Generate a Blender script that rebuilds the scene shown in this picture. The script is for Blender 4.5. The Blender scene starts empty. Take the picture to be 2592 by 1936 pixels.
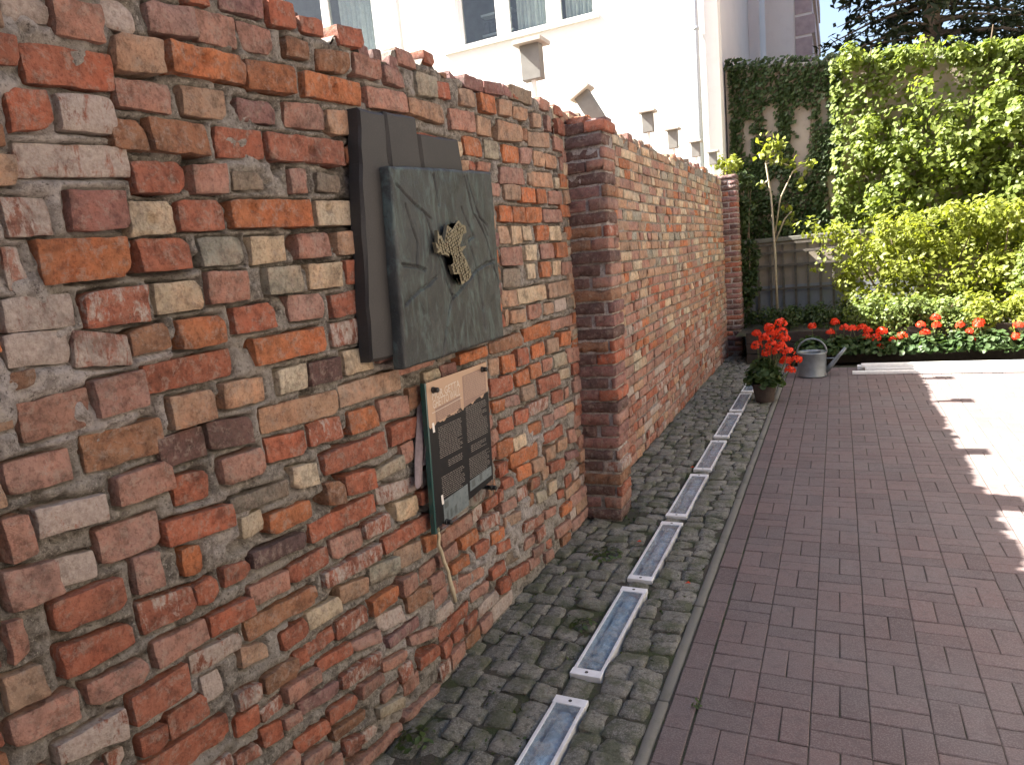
import bpy, bmesh, math, random
import numpy as np
from mathutils import Vector, Matrix
random.seed(7); np.random.seed(7)
PI = math.pi
scene = bpy.context.scene
COL = scene.collection

# ------------------------------------------------------------------ camera
cam_d = bpy.data.cameras.new('camera'); cam = bpy.data.objects.new('camera', cam_d); COL.objects.link(cam)
cam_d.sensor_width = 36.0; cam_d.lens = 36.0 * 1750.0 / 2592.0
cam_d.clip_start = 0.05; cam_d.clip_end = 500
YAW, PITCH, ROLL = 0.4506, 0.17138, -0.09555
_f = Vector((-math.sin(YAW)*math.cos(PITCH), math.cos(YAW)*math.cos(PITCH), -math.sin(PITCH)))
_r = Vector((math.cos(YAW), math.sin(YAW), 0)); _u = _r.cross(_f)
_r2 = math.cos(ROLL)*_r + math.sin(ROLL)*_u; _u2 = -math.sin(ROLL)*_r + math.cos(ROLL)*_u
cam.matrix_world = Matrix(((_r2.x,_u2.x,-_f.x,1.53),(_r2.y,_u2.y,-_f.y,0.0),(_r2.z,_u2.z,-_f.z,1.70),(0,0,0,1)))
scene.camera = cam
# ------------------------------------------------------------------ sky, sun, exposure
SUN_EL = math.radians(47.3); SUN_AZ = math.radians(12.0)     # the sun stands behind the wall (-X), a little behind the camera (-Y)
world = bpy.data.worlds.new('World'); scene.world = world; world.use_nodes = True
wn = world.node_tree.nodes; wn.clear()
sky = wn.new('ShaderNodeTexSky'); sky.sky_type = 'NISHITA'; sky.sun_disc = False
sky.sun_elevation = SUN_EL; sky.sun_rotation = math.radians(258.0)
sky.air_density = 1.0; sky.dust_density = 5.0; sky.ozone_density = 1.0
bgn = wn.new('ShaderNodeBackground'); bgn.inputs['Strength'].default_value = 0.055
wo = wn.new('ShaderNodeOutputWorld')
world.node_tree.links.new(sky.outputs[0], bgn.inputs[0]); world.node_tree.links.new(bgn.outputs[0], wo.inputs[0])
sun_d = bpy.data.lights.new('sun', 'SUN'); sun_d.energy = 5.0; sun_d.angle = math.radians(0.5); sun_d.color = (1.0, 0.95, 0.86)
sun = bpy.data.objects.new('sun', sun_d); COL.objects.link(sun)
_s = Vector((-math.cos(SUN_AZ)*math.cos(SUN_EL), -math.sin(SUN_AZ)*math.cos(SUN_EL), math.sin(SUN_EL)))
sun.rotation_euler = _s.to_track_quat('Z', 'Y').to_euler(); sun.location = (-8, -3, 12)
scene.view_settings.view_transform = 'Standard'; scene.view_settings.look = 'None'
scene.view_settings.exposure = 2.95; scene.view_settings.gamma = 1.0

# ------------------------------------------------------------------ helpers
def link(o, parent=None):
    COL.objects.link(o)
    if parent is not None: o.parent = parent
    return o
def tag(o, label=None, cat=None, group=None, kind=None):
    if label: o['label'] = label
    if cat: o['category'] = cat
    if group: o['group'] = group
    if kind: o['kind'] = kind
    return o
def empty(name, loc=(0,0,0), rz=0.0):
    o = bpy.data.objects.new(name, None); o.empty_display_size = 0.1; COL.objects.link(o)
    o.location = loc; o.rotation_euler = (0,0,rz); return o
def mesh_obj(name, V, F, mat, parent=None, smooth=False, cols=None, loc=None):
    """V, F in the parent's own space."""
    V = np.asarray(V, float)
    if loc is not None: V = V - np.asarray(loc, float)
    me = bpy.data.meshes.new(name); me.from_pydata(V.tolist(), [], [tuple(int(i) for i in f) for f in F])
    if smooth: me.polygons.foreach_set('use_smooth', [True]*len(me.polygons))
    if cols is not None:
        a = me.color_attributes.new('Col', 'FLOAT_COLOR', 'POINT'); a.data.foreach_set('color', np.asarray(cols, float).ravel())
    me.materials.append(mat); me.update()
    o = bpy.data.objects.new(name, me)
    if loc is not None: o.location = loc
    return link(o, parent)
class MB:
    """collects shapes for ONE mesh"""
    def __init__(s): s.V = []; s.F = []
    def add(s, V, F):
        n = len(s.V); s.V += [tuple(v) for v in V]; s.F += [tuple(i+n for i in f) for f in F]; return s
    def box(s, x0, x1, y0, y1, z0, z1, bev=0.0):
        if bev <= 0:
            V = [(x0,y0,z0),(x1,y0,z0),(x1,y1,z0),(x0,y1,z0),(x0,y0,z1),(x1,y0,z1),(x1,y1,z1),(x0,y1,z1)]
            F = [(3,2,1,0),(4,5,6,7),(0,1,5,4),(1,2,6,5),(2,3,7,6),(3,0,4,7)]
            return s.add(V, F)
        bm = bmesh.new(); bmesh.ops.create_cube(bm, size=1.0)
        for v in bm.verts: v.co = Vector(((x0+x1)/2+v.co.x*(x1-x0), (y0+y1)/2+v.co.y*(y1-y0), (z0+z1)/2+v.co.z*(z1-z0)))
        bmesh.ops.bevel(bm, geom=bm.edges[:], offset=bev, segments=2, affect='EDGES', profile=0.6)
        bm.verts.index_update()
        s.add([v.co[:] for v in bm.verts], [[v.index for v in f.verts] for f in bm.faces]); bm.free(); return s
    def prism(s, poly, axis_a, axis_b, origin, depth_vec):
        """extrude a 2D polygon (a,b) lying on axes axis_a/axis_b at origin along depth_vec"""
        A, B, O, Dv = map(Vector, (axis_a, axis_b, origin, depth_vec)); n = len(poly)
        V = [O+A*a+B*b for a,b in poly] + [O+A*a+B*b+Dv for a,b in poly]
        F = [tuple(range(n)), tuple(range(2*n-1, n-1, -1))] + [(i, i+n, (i+1)%n+n, (i+1)%n) for i in range(n)]
        return s.add([v[:] for v in V], F)
    def tube(s, pts, rad, n=8, cap=True):
        pts = [Vector(p) for p in pts]; rad = rad if hasattr(rad, '__len__') else [rad]*len(pts)
        V = []; F = []; up = Vector((0.31,0.2,0.93))
        for i, p in enumerate(pts):
            t = (pts[min(i+1,len(pts)-1)] - pts[max(i-1,0)]).normalized()
            a = t.cross(up)
            if a.length < 1e-3: a = t.cross(Vector((1,0,0)))
            a.normalize(); b = t.cross(a)
            for k in range(n):
                th = 2*PI*k/n; V.append((p + (a*math.cos(th)+b*math.sin(th))*rad[i])[:])
        for i in range(len(pts)-1):
            for k in range(n): F.append((i*n+k, i*n+(k+1)%n, (i+1)*n+(k+1)%n, (i+1)*n+k))
        if cap: F += [tuple(range(n-1,-1,-1)), tuple(range((len(pts)-1)*n, len(pts)*n))]
        return s.add(V, F)
    def lathe(s, prof, cx, cy, n=28, cap0=False, cap1=False):
        V = []; F = []
        for r, z in prof:
            for k in range(n): V.append((cx+r*math.cos(2*PI*k/n), cy+r*math.sin(2*PI*k/n), z))
        for i in range(len(prof)-1):
            for k in range(n): F.append((i*n+k, i*n+(k+1)%n, (i+1)*n+(k+1)%n, (i+1)*n+k))
        if cap0: F.append(tuple(range(n-1,-1,-1)))
        if cap1: F.append(tuple(range((len(prof)-1)*n, len(prof)*n)))
        return s.add(V, F)
    def build(s, name, mat, parent=None, smooth=False): return mesh_obj(name, s.V, s.F, mat, parent, smooth)

def _h(ix, iy, iz, seed):
    n = (ix*374761393 + iy*668265263 + iz*2147483647 + seed*1274126177) & 0x7fffffff
    n = ((n ^ (n >> 13)) * 1274126177) & 0x7fffffff
    n = ((n ^ (n >> 16)) * 668265263) & 0x7fffffff
    return (n & 0xffff) / 65535.0
def noise(P, scale=1.0, seed=0, octaves=1):
    """value noise in [-1,1] for an (N,3) array"""
    P = np.asarray(P, float); out = np.zeros(len(P)); amp = 1.0; tot = 0
    for o in range(octaves):
        Q = P*scale*(2**o) + 1000.0; I = np.floor(Q).astype(np.int64); f = Q - I; f = f*f*(3-2*f); r = 0
        for dx in (0,1):
            for dy in (0,1):
                for dz in (0,1):
                    w = (f[:,0] if dx else 1-f[:,0])*(f[:,1] if dy else 1-f[:,1])*(f[:,2] if dz else 1-f[:,2])
                    r = r + w*_h(I[:,0]+dx, I[:,1]+dy, I[:,2]+dz, seed+o*17)
        out += amp*(2*r-1); tot += amp; amp *= 0.5
    return out/tot

# ------------------------------------------------------------------ materials
class NT:
    def __init__(s, name):
        s.m = bpy.data.materials.new(name); s.m.use_nodes = True; s.t = s.m.node_tree; s.n = s.t.nodes
        s.b = s.n['Principled BSDF']; s.out = s.n['Material Output']
        s.geo = s.n.new('ShaderNodeNewGeometry'); s.pos = s.geo.outputs['Position']
    def L(s, a, b): s.t.links.new(a, b); return s
    def noise(s, scale, detail=4, rough=0.55, vec=None, dist=0.0):
        n = s.n.new('ShaderNodeTexNoise'); n.inputs['Scale'].default_value = scale; n.inputs['Detail'].default_value = detail
        n.inputs['Roughness'].default_value = rough; n.inputs['Distortion'].default_value = dist
        s.L(vec or s.pos, n.inputs['Vector']); return n.outputs['Fac']
    def vor(s, scale, feature='F1'):
        n = s.n.new('ShaderNodeTexVoronoi'); n.feature = feature; n.inputs['Scale'].default_value = scale; s.L(s.pos, n.inputs['Vector']); return n.outputs['Distance']
    def ramp(s, fac, stops):
        r = s.n.new('ShaderNodeValToRGB'); e = r.color_ramp.elements
        while len(e) < len(stops): e.new(0.5)
        for q, (p, c) in zip(e, stops): q.position = p; q.color = (c, c, c, 1) if not hasattr(c, '__len__') else (*c, 1)
        s.L(fac, r.inputs[0]); return r.outputs[0]
    def mix(s, fac, a, b, mode='MIX'):
        m = s.n.new('ShaderNodeMix'); m.data_type = 'RGBA'; m.blend_type = mode
        for i, v in ((0, fac), (6, a), (7, b)):
            if hasattr(v, 'is_linked'): s.L(v, m.inputs[i])
            elif i == 0: m.inputs[0].default_value = v
            else: m.inputs[i].default_value = (*v, 1)
        return m.outputs[2]
    def math(s, op, a, b=0.0, clamp=False):
        m = s.n.new('ShaderNodeMath'); m.operation = op; m.use_clamp = clamp
        for i, v in ((0, a), (1, b)):
            if hasattr(v, 'is_linked'): s.L(v, m.inputs[i])
            else: m.inputs[i].default_value = v
        return m.outputs[0]
    def bump(s, h, strength=0.5, dist=0.004):
        b = s.n.new('ShaderNodeBump'); b.inputs['Strength'].default_value = strength; b.inputs['Distance'].default_value = dist
        s.L(h, b.inputs['Height']); s.L(b.outputs[0], s.b.inputs['Normal']); return s
    def set(s, color=None, rough=None, metal=None, **kw):
        if color is not None:
            if hasattr(color, 'is_linked'): s.L(color, s.b.inputs['Base Color'])
            else: s.b.inputs['Base Color'].default_value = (*color, 1)
        if rough is not None:
            if hasattr(rough, 'is_linked'): s.L(rough, s.b.inputs['Roughness'])
            else: s.b.inputs['Roughness'].default_value = rough
        if metal is not None: s.b.inputs['Metallic'].default_value = metal
        for k, v in kw.items(): s.b.inputs[k.replace('_', ' ')].default_value = v
        return s

M = {}
def simple(name, color, rough=0.6, metal=0.0, var=0.12, scale=30, bump=0.2, bdist=0.002, dirt=0.0):
    t = NT(name); n = t.noise(scale, 5)
    c = t.mix(t.ramp(n, [(0.3, 0.0), (0.7, 1.0)]), tuple(max(0, x*(1-var)) for x in color), tuple(min(1, x*(1+var)) for x in color))
    if dirt > 0:
        d = t.noise(4.0, 6, 0.65); c = t.mix(t.ramp(d, [(0.48, 0.0), (0.72, dirt)]), c, (0.09, 0.08, 0.065))
    t.set(c, rough, metal)
    if bump > 0: t.bump(n, bump, bdist)
    M[name] = t.m; return t.m

# brick: base colour and lime-smear amount come from the Col attribute of each brick
t = NT('brick')
at = t.n.new('ShaderNodeAttribute'); at.attribute_name = 'Col'; base, sm = at.outputs['Color'], at.outputs['Alpha']
n1 = t.noise(17, 9, 0.72); n2 = t.noise(75, 6, 0.7); n3 = t.noise(5.5, 6, 0.65); n5 = t.noise(31, 9, 0.78, dist=0.4)
mpx = t.n.new('ShaderNodeMapping'); mpx.inputs['Scale'].default_value = (1, 1.5, 0.6); t.L(t.pos, mpx.inputs['Vector'])
n4 = t.noise(30, 8, 0.74, vec=mpx.outputs[0], dist=0.5)
hs = t.n.new('ShaderNodeHueSaturation'); t.L(base, hs.inputs['Color']); hs.inputs['Saturation'].default_value = 1.0
t.L(t.ramp(n1, [(0.36, 0.5), (0.5, 0.92), (0.63, 1.12)]), hs.inputs['Value'])
c = t.mix(t.ramp(n3, [(0.46, 0.0), (0.66, 0.65)]), hs.outputs[0], t.mix(1.0, hs.outputs[0], (1.12, 0.86, 0.74), 'MULTIPLY'))
c = t.mix(t.ramp(n5, [(0.51, 0.0), (0.60, 0.5)]), c, (0.40, 0.325, 0.27))
c = t.mix(t.ramp(n2, [(0.52, 0.0), (0.60, 0.6)]), c, t.mix(1.0, c, (0.52, 0.46, 0.45), 'MULTIPLY'))
thr = t.math('SUBTRACT', 0.90, t.math('MULTIPLY', sm, 0.58))
smear = t.math('MULTIPLY', t.math('SUBTRACT', t.math('ADD', t.math('MULTIPLY', n4, 0.62), t.math('MULTIPLY', n1, 0.40)), thr), 14.0, True)
c = t.mix(t.math('MULTIPLY', smear, 0.85), c, t.mix(t.ramp(n2, [(0.35, 0.0), (0.65, 1.0)]), (0.36, 0.31, 0.275), (0.60, 0.54, 0.49)))
grime = t.noise(3.6, 9, 0.74); c = t.mix(t.ramp(grime, [(0.54, 0.0), (0.72, 0.65)]), c, (0.06, 0.05, 0.043))
t.set(c, 0.95); hgt = t.math('ADD', t.math('MULTIPLY', n1, 1.0), t.math('ADD', t.math('MULTIPLY', n2, 0.4), t.math('MULTIPLY', n5, 0.5))); t.bump(hgt, 1.0, 0.026); M['brick'] = t.m
# mortar
t = NT('mortar'); n1 = t.noise(30, 10, 0.8); n2 = t.noise(85, 7, 0.75); n3 = t.noise(3.2, 7, 0.68)
c = t.mix(t.ramp(n1, [(0.40, 0.0), (0.57, 1.0)]), (0.115, 0.102, 0.086), (0.375, 0.345, 0.302)); c = t.mix(t.ramp(n3, [(0.5, 0.0), (0.62, 0.7)]), c, (0.45, 0.415, 0.375))
at = t.n.new('ShaderNodeAttribute'); at.attribute_name = 'Col'; c = t.mix(at.outputs['Alpha'], c, t.mix(t.ramp(n1, [(0.42, 0.0), (0.55, 1.0)]), (0.33, 0.295, 0.275), (0.60, 0.555, 0.53)))
c = t.mix(t.ramp(n2, [(0.58, 0.0), (0.63, 0.8)]), c, (0.62, 0.58, 0.52)); c = t.mix(t.ramp(n2, [(0.37, 0.8), (0.45, 0.0)]), c, (0.075, 0.062, 0.05))
t.set(c, 0.97); t.bump(t.math('ADD', t.math('MULTIPLY', n1, 1.0), t.math('MULTIPLY', n2, 0.5)), 1.0, 0.03); M['mortar'] = t.m
# sett stones
t = NT('granite'); n1 = t.noise(7, 6, 0.6); n2 = t.noise(150, 4, 0.7); n3 = t.noise(45, 8, 0.75)
oi = t.n.new('ShaderNodeObjectInfo'); isl = t.geo.outputs['Random Per Island']
rnd = t.math('FRACT', t.math('ADD', oi.outputs['Random'], isl))
c = t.mix(rnd, (0.125, 0.125, 0.105), (0.24, 0.23, 0.195)); c = t.mix(t.ramp(n2, [(0.48, 0.0), (0.6, 0.7)]), c, (0.34, 0.33, 0.30))
c = t.mix(t.ramp(n3, [(0.50, 0.0), (0.60, 0.7)]), c, (0.06, 0.06, 0.048)); c = t.mix(t.ramp(n1, [(0.46, 0.0), (0.6, 0.65)]), c, (0.062, 0.075, 0.03))
t.set(c, 0.92); t.bump(t.math('ADD', n3, t.math('MULTIPLY', n2, 0.3)), 1.0, 0.014); M['granite'] = t.m
# red concrete pavers
t = NT('paver'); n1 = t.noise(1.7, 7, 0.65); n2 = t.noise(170, 3, 0.7); n3 = t.noise(22, 7, 0.7)
oi = t.n.new('ShaderNodeObjectInfo'); isl = t.geo.outputs['Random Per Island']
rnd = t.math('FRACT', t.math('ADD', oi.outputs['Random'], isl))
c = t.mix(rnd, (0.092, 0.066, 0.064), (0.142, 0.096, 0.090)); c = t.mix(t.ramp(n1, [(0.42, 0.0), (0.68, 0.7)]), c, (0.122, 0.108, 0.107))
c = t.mix(t.ramp(n2, [(0.48, 0.0), (0.58, 0.4)]), c, (0.23, 0.20, 0.195)); c = t.mix(t.ramp(n3, [(0.51, 0.0), (0.62, 0.45)]), c, (0.085, 0.068, 0.066))
t.set(c, 0.9); t.bump(t.math('ADD', n3, t.math('MULTIPLY', n2, 0.5)), 0.6, 0.004); M['paver'] = t.m
# joint soil with moss
t = NT('joint_soil'); n1 = t.noise(7, 6, 0.65); n2 = t.noise(120, 4)
c = t.mix(n2, (0.028, 0.026, 0.02), (0.085, 0.075, 0.058)); c = t.mix(t.ramp(n1, [(0.46, 0.0), (0.62, 0.85)]), c, (0.035, 0.05, 0.014))
t.set(c, 1.0); t.bump(n2, 0.9, 0.008); M['joint_soil'] = t.m
t = NT('soil'); n1 = t.noise(30, 6, 0.7); n2 = t.noise(3, 4); c = t.mix(n1, (0.035, 0.028, 0.02), (0.11, 0.085, 0.06)); c = t.mix(t.ramp(n2, [(.45, 0.), (.6, .6)]), c, (.05, .065, .025))
t.set(c, 1.0); t.bump(n1, 1.0, 0.02); M['soil'] = t.m
# plasters
def plaster(name, a, b, dirt=(0.2,0.19,0.17), amt=0.3):
    t = NT(name); n1 = t.noise(1.6, 6, 0.6); n2 = t.noise(120, 4, 0.6); c = t.mix(n1, a, b); d = t.noise(4.5, 7, 0.68)
    c = t.mix(t.ramp(d, [(0.52, 0.0), (0.78, amt)]), c, dirt); t.set(c, 0.92); t.bump(t.math('ADD', n2, n1), 0.35, 0.004); M[name] = t.m
plaster('white_plaster', (0.74,0.72,0.68), (0.83,0.81,0.77), (0.5,0.46,0.42), 0.2)
plaster('side_plaster', (0.50,0.50,0.51), (0.6,0.6,0.6), (0.38,0.37,0.36), 0.3)
plaster('tan_plaster', (0.25,0.21,0.168), (0.33,0.28,0.225), (0.13,0.11,0.085), 0.5)
plaster('grey_plaster', (0.19,0.20,0.22), (0.27,0.28,0.30), (0.1,0.1,0.1), 0.4)
plaster('old_kerb', (0.12,0.118,0.10), (0.2,0.19,0.165), (0.06,0.065,0.035), 0.7)
plaster('yard_plaster', (0.24,0.21,0.175), (0.3,0.26,0.215), (0.15,0.13,0.11), 0.4)
plaster('concrete', (0.26,0.25,0.235), (0.36,0.345,0.325), (0.13,0.12,0.10), 0.55)
simple('white_paint', (0.78,0.78,0.76), 0.45, var=0.04, bump=0.05, dirt=0.06)
simple('white_board', (0.72,0.72,0.70), 0.5, var=0.06, bump=0.1, dirt=0.15)
simple('dark_wood', (0.035,0.026,0.02), 0.8, var=0.35, scale=25, bump=0.4)
simple('grey_wood', (0.11,0.095,0.08), 0.85, var=0.3, scale=25, bump=0.4)
simple('zinc', (0.19,0.215,0.235), 0.48, 0.55, var=0.18, scale=14, bump=0.15)
simple('aluminium', (0.78,0.80,0.82), 0.4, 0.3, var=0.08, scale=40, bump=0.1, dirt=0.35)
simple('cap_white', (0.80,0.82,0.84), 0.4, 0.1, var=0.06, scale=30, bump=0.1, dirt=0.3)
simple('lamp_tray', (0.62,0.68,0.74), 0.4, 0.1, var=0.3, scale=18, bump=0.3, bdist=0.004, dirt=0.35)
simple('black_rubber', (0.015,0.015,0.015), 0.45, var=0.3, bump=0.1)
simple('post_grey', (0.19,0.185,0.17), 0.85, var=0.15, scale=12, bump=0.3, dirt=0.25)
simple('post_cap', (0.45,0.42,0.37), 0.8, var=0.1, scale=12, bump=0.2, dirt=0.1)
simple('pipe_metal', (0.42,0.46,0.50), 0.5, 0.4, var=0.1, bump=0.05)
simple('pot_plastic', (0.05,0.035,0.028), 0.65, var=0.3, bump=0.1)
simple('stem_green', (0.10,0.13,0.045), 0.7, var=0.3, bump=0.1)
simple('bark', (0.13,0.095,0.065), 0.95, var=0.4, scale=18, bump=0.8, bdist=0.01)
simple('pale_stem', (0.42,0.36,0.25), 0.8, var=0.2, scale=30, bump=0.3)
simple('ribbon_cloth', (0.20,0.165,0.175), 0.85, var=0.2, scale=60, bump=0.2)
simple('curtain', (0.62,0.62,0.58), 0.9, var=0.12, scale=8, bump=0.1)
simple('interior', (0.26,0.25,0.25), 0.9, var=0.2, scale=4, bump=0)
simple('shelf', (0.11,0.09,0.10), 0.8, var=0.4, scale=12, bump=0)
simple('pale_brick', (0.42,0.34,0.34), 0.85, var=0.15, scale=6, bump=0.3)
simple('roof_tile', (0.30,0.12,0.08), 0.8, var=0.25, scale=6, bump=0.3)
# black cast stone / bronze
t = NT('cast_black'); n1 = t.noise(5, 6, 0.6); n2 = t.noise(160, 4, 0.7); c = t.mix(n1, (0.018,0.0185,0.020), (0.038,0.037,0.037)); c = t.mix(t.ramp(n2, [(.55,0.),(.7,.4)]), c, (.065,.064,.063))
t.set(c, 0.62, 0.1); t.bump(n2, 0.35, 0.002); M['cast_black'] = t.m
t = NT('bronze'); n1 = t.noise(4.5, 8, 0.7, dist=0.8); n2 = t.noise(110, 6, 0.7); mpb = t.n.new('ShaderNodeMapping'); mpb.inputs['Rotation'].default_value = (0.6, 0, 0); mpb.inputs['Scale'].default_value = (1, 3.2, 0.8); t.L(t.pos, mpb.inputs['Vector'])
n3 = t.noise(7, 8, 0.75, vec=mpb.outputs[0], dist=1.2); c = t.mix(t.ramp(n1, [(0.35, 0.0), (0.65, 1.0)]), (0.020, 0.024, 0.026), (0.052, 0.060, 0.062)); c = t.mix(t.ramp(n3, [(0.5, 0.0), (0.6, 0.75)]), c, (0.085, 0.125, 0.124))
c = t.mix(t.ramp(n2, [(.6, 0.), (.7, .5)]), c, (.16, .185, .17)); t.set(c, 0.42, 0.25); t.bump(t.math('ADD', n3, t.math('MULTIPLY', n2, .4)), 0.9, 0.010); M['bronze'] = t.m
t = NT('gilt'); n1 = t.noise(25, 6, 0.65); vv = t.vor(38); c = t.mix(n1, (0.12,0.106,0.072), (0.245,0.222,0.158)); c = t.mix(t.ramp(vv, [(0.05,0.8),(0.16,0.)]), c, (.1,.085,.05))
t.set(c, 0.5, 0.45); t.bump(n1, 0.5, 0.003); M['gilt'] = t.m
# glass
t = NT('glass'); t.set((0.86,0.95,0.92), 0.02, 0.0, IOR=1.48, Transmission_Weight=1.0); M['glass'] = t.m
t = NT('glass_edge'); t.set((0.025,0.075,0.068), 0.2, 0.0, IOR=1.5); M['glass_edge'] = t.m
def sheet_glass(name, tint, refl, dirt=None):
    t = NT(name); tr = t.n.new('ShaderNodeBsdfTransparent'); tr.inputs['Color'].default_value = (*tint, 1); gl = t.n.new('ShaderNodeBsdfGlossy'); gl.inputs['Roughness'].default_value = 0.06
    lw_ = t.n.new('ShaderNodeLayerWeight'); lw_.inputs['Blend'].default_value = 0.5; n = t.noise(30, 6, 0.7); bp = t.n.new('ShaderNodeBump'); bp.inputs['Strength'].default_value = 0.15 if dirt else 0.02; bp.inputs['Distance'].default_value = 0.004; t.L(n, bp.inputs['Height']); t.L(bp.outputs[0], gl.inputs['Normal'])
    ms = t.n.new('ShaderNodeMixShader'); t.L(t.math('ADD', t.math('MULTIPLY', t.math('POWER', lw_.outputs['Facing'], 3.5), 0.75), 0.05), ms.inputs[0]); t.L(tr.outputs[0], ms.inputs[1]); t.L(gl.outputs[0], ms.inputs[2]); o_ = ms.outputs[0]
    if dirt:
        df = t.n.new('ShaderNodeBsdfDiffuse'); df.inputs['Color'].default_value = (*dirt, 1); m2 = t.n.new('ShaderNodeMixShader'); d = t.noise(14, 8, 0.75); t.L(t.ramp(d, [(0.45, 0.04), (0.66, 0.55)]), m2.inputs[0]); t.L(o_, m2.inputs[1]); t.L(df.outputs[0], m2.inputs[2]); o_ = m2.outputs[0]
    t.L(o_, t.out.inputs['Surface']); M[name] = t.m
sheet_glass('window_glass', (0.80,0.84,0.84), 0.25)
sheet_glass('lamp_glass', (0.86,0.93,0.97), 0.4, (0.42,0.44,0.44))
t = NT('diffuser'); n1 = t.noise(60, 7, 0.75); n2 = t.noise(9, 6, 0.65); c = t.mix(t.ramp(n1, [(0.42, 0.0), (0.58, 1.0)]), (0.45,0.54,0.62), (0.82,0.88,0.93)); t.set(t.mix(t.ramp(n2, [(0.5,0.0),(0.66,0.6)]), c, (0.3,0.33,0.34)), 0.25); t.bump(n1, 0.8, 0.006); M['diffuser'] = t.m
# sign print; the tan is a reflection painted into the colour
t = NT('print_black'); n1 = t.noise(3, 4); t.set(t.mix(n1, (0.008,0.009,0.010), (0.016,0.017,0.018)), 0.45, Specular_IOR_Level=0.15); M['print_black'] = t.m
t = NT('reflection_tan'); n1 = t.noise(9, 4); t.set(t.mix(n1, (0.36,0.245,0.165), (0.44,0.31,0.215)), 0.3); t.b.inputs['Specular IOR Level'].default_value = 0.2; M['reflection_tan'] = t.m
t = NT('print_brown'); n1 = t.noise(30, 4); t.set(t.mix(n1, (0.22,0.145,0.11), (0.27,0.185,0.145)), 0.3); t.b.inputs['Specular IOR Level'].default_value = 0.2; M['print_brown'] = t.m
t = NT('print_grey'); t.set((0.24,0.22,0.20), 0.35); t.b.inputs['Specular IOR Level'].default_value = 0.2; M['print_grey'] = t.m
t = NT('print_white'); t.set((0.56,0.50,0.43), 0.35); t.b.inputs['Specular IOR Level'].default_value = 0.2; M['print_white'] = t.m
t = NT('print_light'); t.set((0.36,0.255,0.195), 0.35); t.b.inputs['Specular IOR Level'].default_value = 0.2; M['print_light'] = t.m
t = NT('print_photo'); n1 = t.noise(16, 5, 0.6); n2 = t.noise(60, 4)
c = t.mix(n1, (0.085,0.11,0.115), (0.21,0.25,0.26)); t.set(t.mix(t.ramp(n2, [(.55,0.),(.7,.6)]), c, (.05,.06,.06)), 0.35); t.b.inputs['Specular IOR Level'].default_value = 0.2; M['print_photo'] = t.m
t = NT('print_photo_dark'); n1 = t.noise(22, 5); t.set(t.mix(n1, (0.03,0.04,0.042), (0.10,0.12,0.12)), 0.35); M['print_photo_dark'] = t.m
t = NT('tape'); t.set((0.68,0.66,0.62), 0.5); M['tape'] = t.m
# foliage
def leafmat(name, a, b, tr=0.35, rough=0.5):
    t = NT(name); r = t.geo.outputs['Random Per Island']; n = t.noise(2.5, 3); c = t.mix(t.math('MULTIPLY', t.math('ADD', r, n), 0.5), a, b)
    t.set(c, rough); t.b.inputs['Specular IOR Level'].default_value = 0.35
    td = t.n.new('ShaderNodeBsdfTranslucent'); t.L(t.mix(1.0, c, (1.35, 1.35, 0.6), 'MULTIPLY'), td.inputs['Color'])
    ms = t.n.new('ShaderNodeMixShader'); ms.inputs[0].default_value = tr; t.L(t.b.outputs[0], ms.inputs[1]); t.L(td.outputs[0], ms.inputs[2]); t.L(ms.outputs[0], t.out.inputs['Surface'])
    M[name] = t.m
leafmat('leaf_ivy', (0.06,0.10,0.022), (0.14,0.19,0.045), 0.45)
leafmat('leaf_bush', (0.15,0.185,0.026), (0.24,0.26,0.05), 0.5)
leafmat('leaf_ivy_shaded', (0.028,0.05,0.016), (0.06,0.09,0.026), 0.25)  # ivy leaf copy with the shade put into a darker colour
leafmat('leaf_ivy_sunlit', (0.10,0.145,0.026), (0.21,0.25,0.055), 0.5)  # ivy leaf copy with the sunlight put into a yellower, brighter colour
leafmat('leaf_conifer', (0.014,0.022,0.010), (0.035,0.048,0.018), 0.15)
leafmat('leaf_geranium', (0.035,0.075,0.025), (0.085,0.13,0.045))
leafmat('leaf_fern', (0.09,0.13,0.03), (0.15,0.19,0.05))
leafmat('moss', (0.03,0.055,0.012), (0.07,0.105,0.025), 0.2)
leafmat('petal', (0.62,0.035,0.012), (0.80,0.085,0.03), 0.3)

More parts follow.
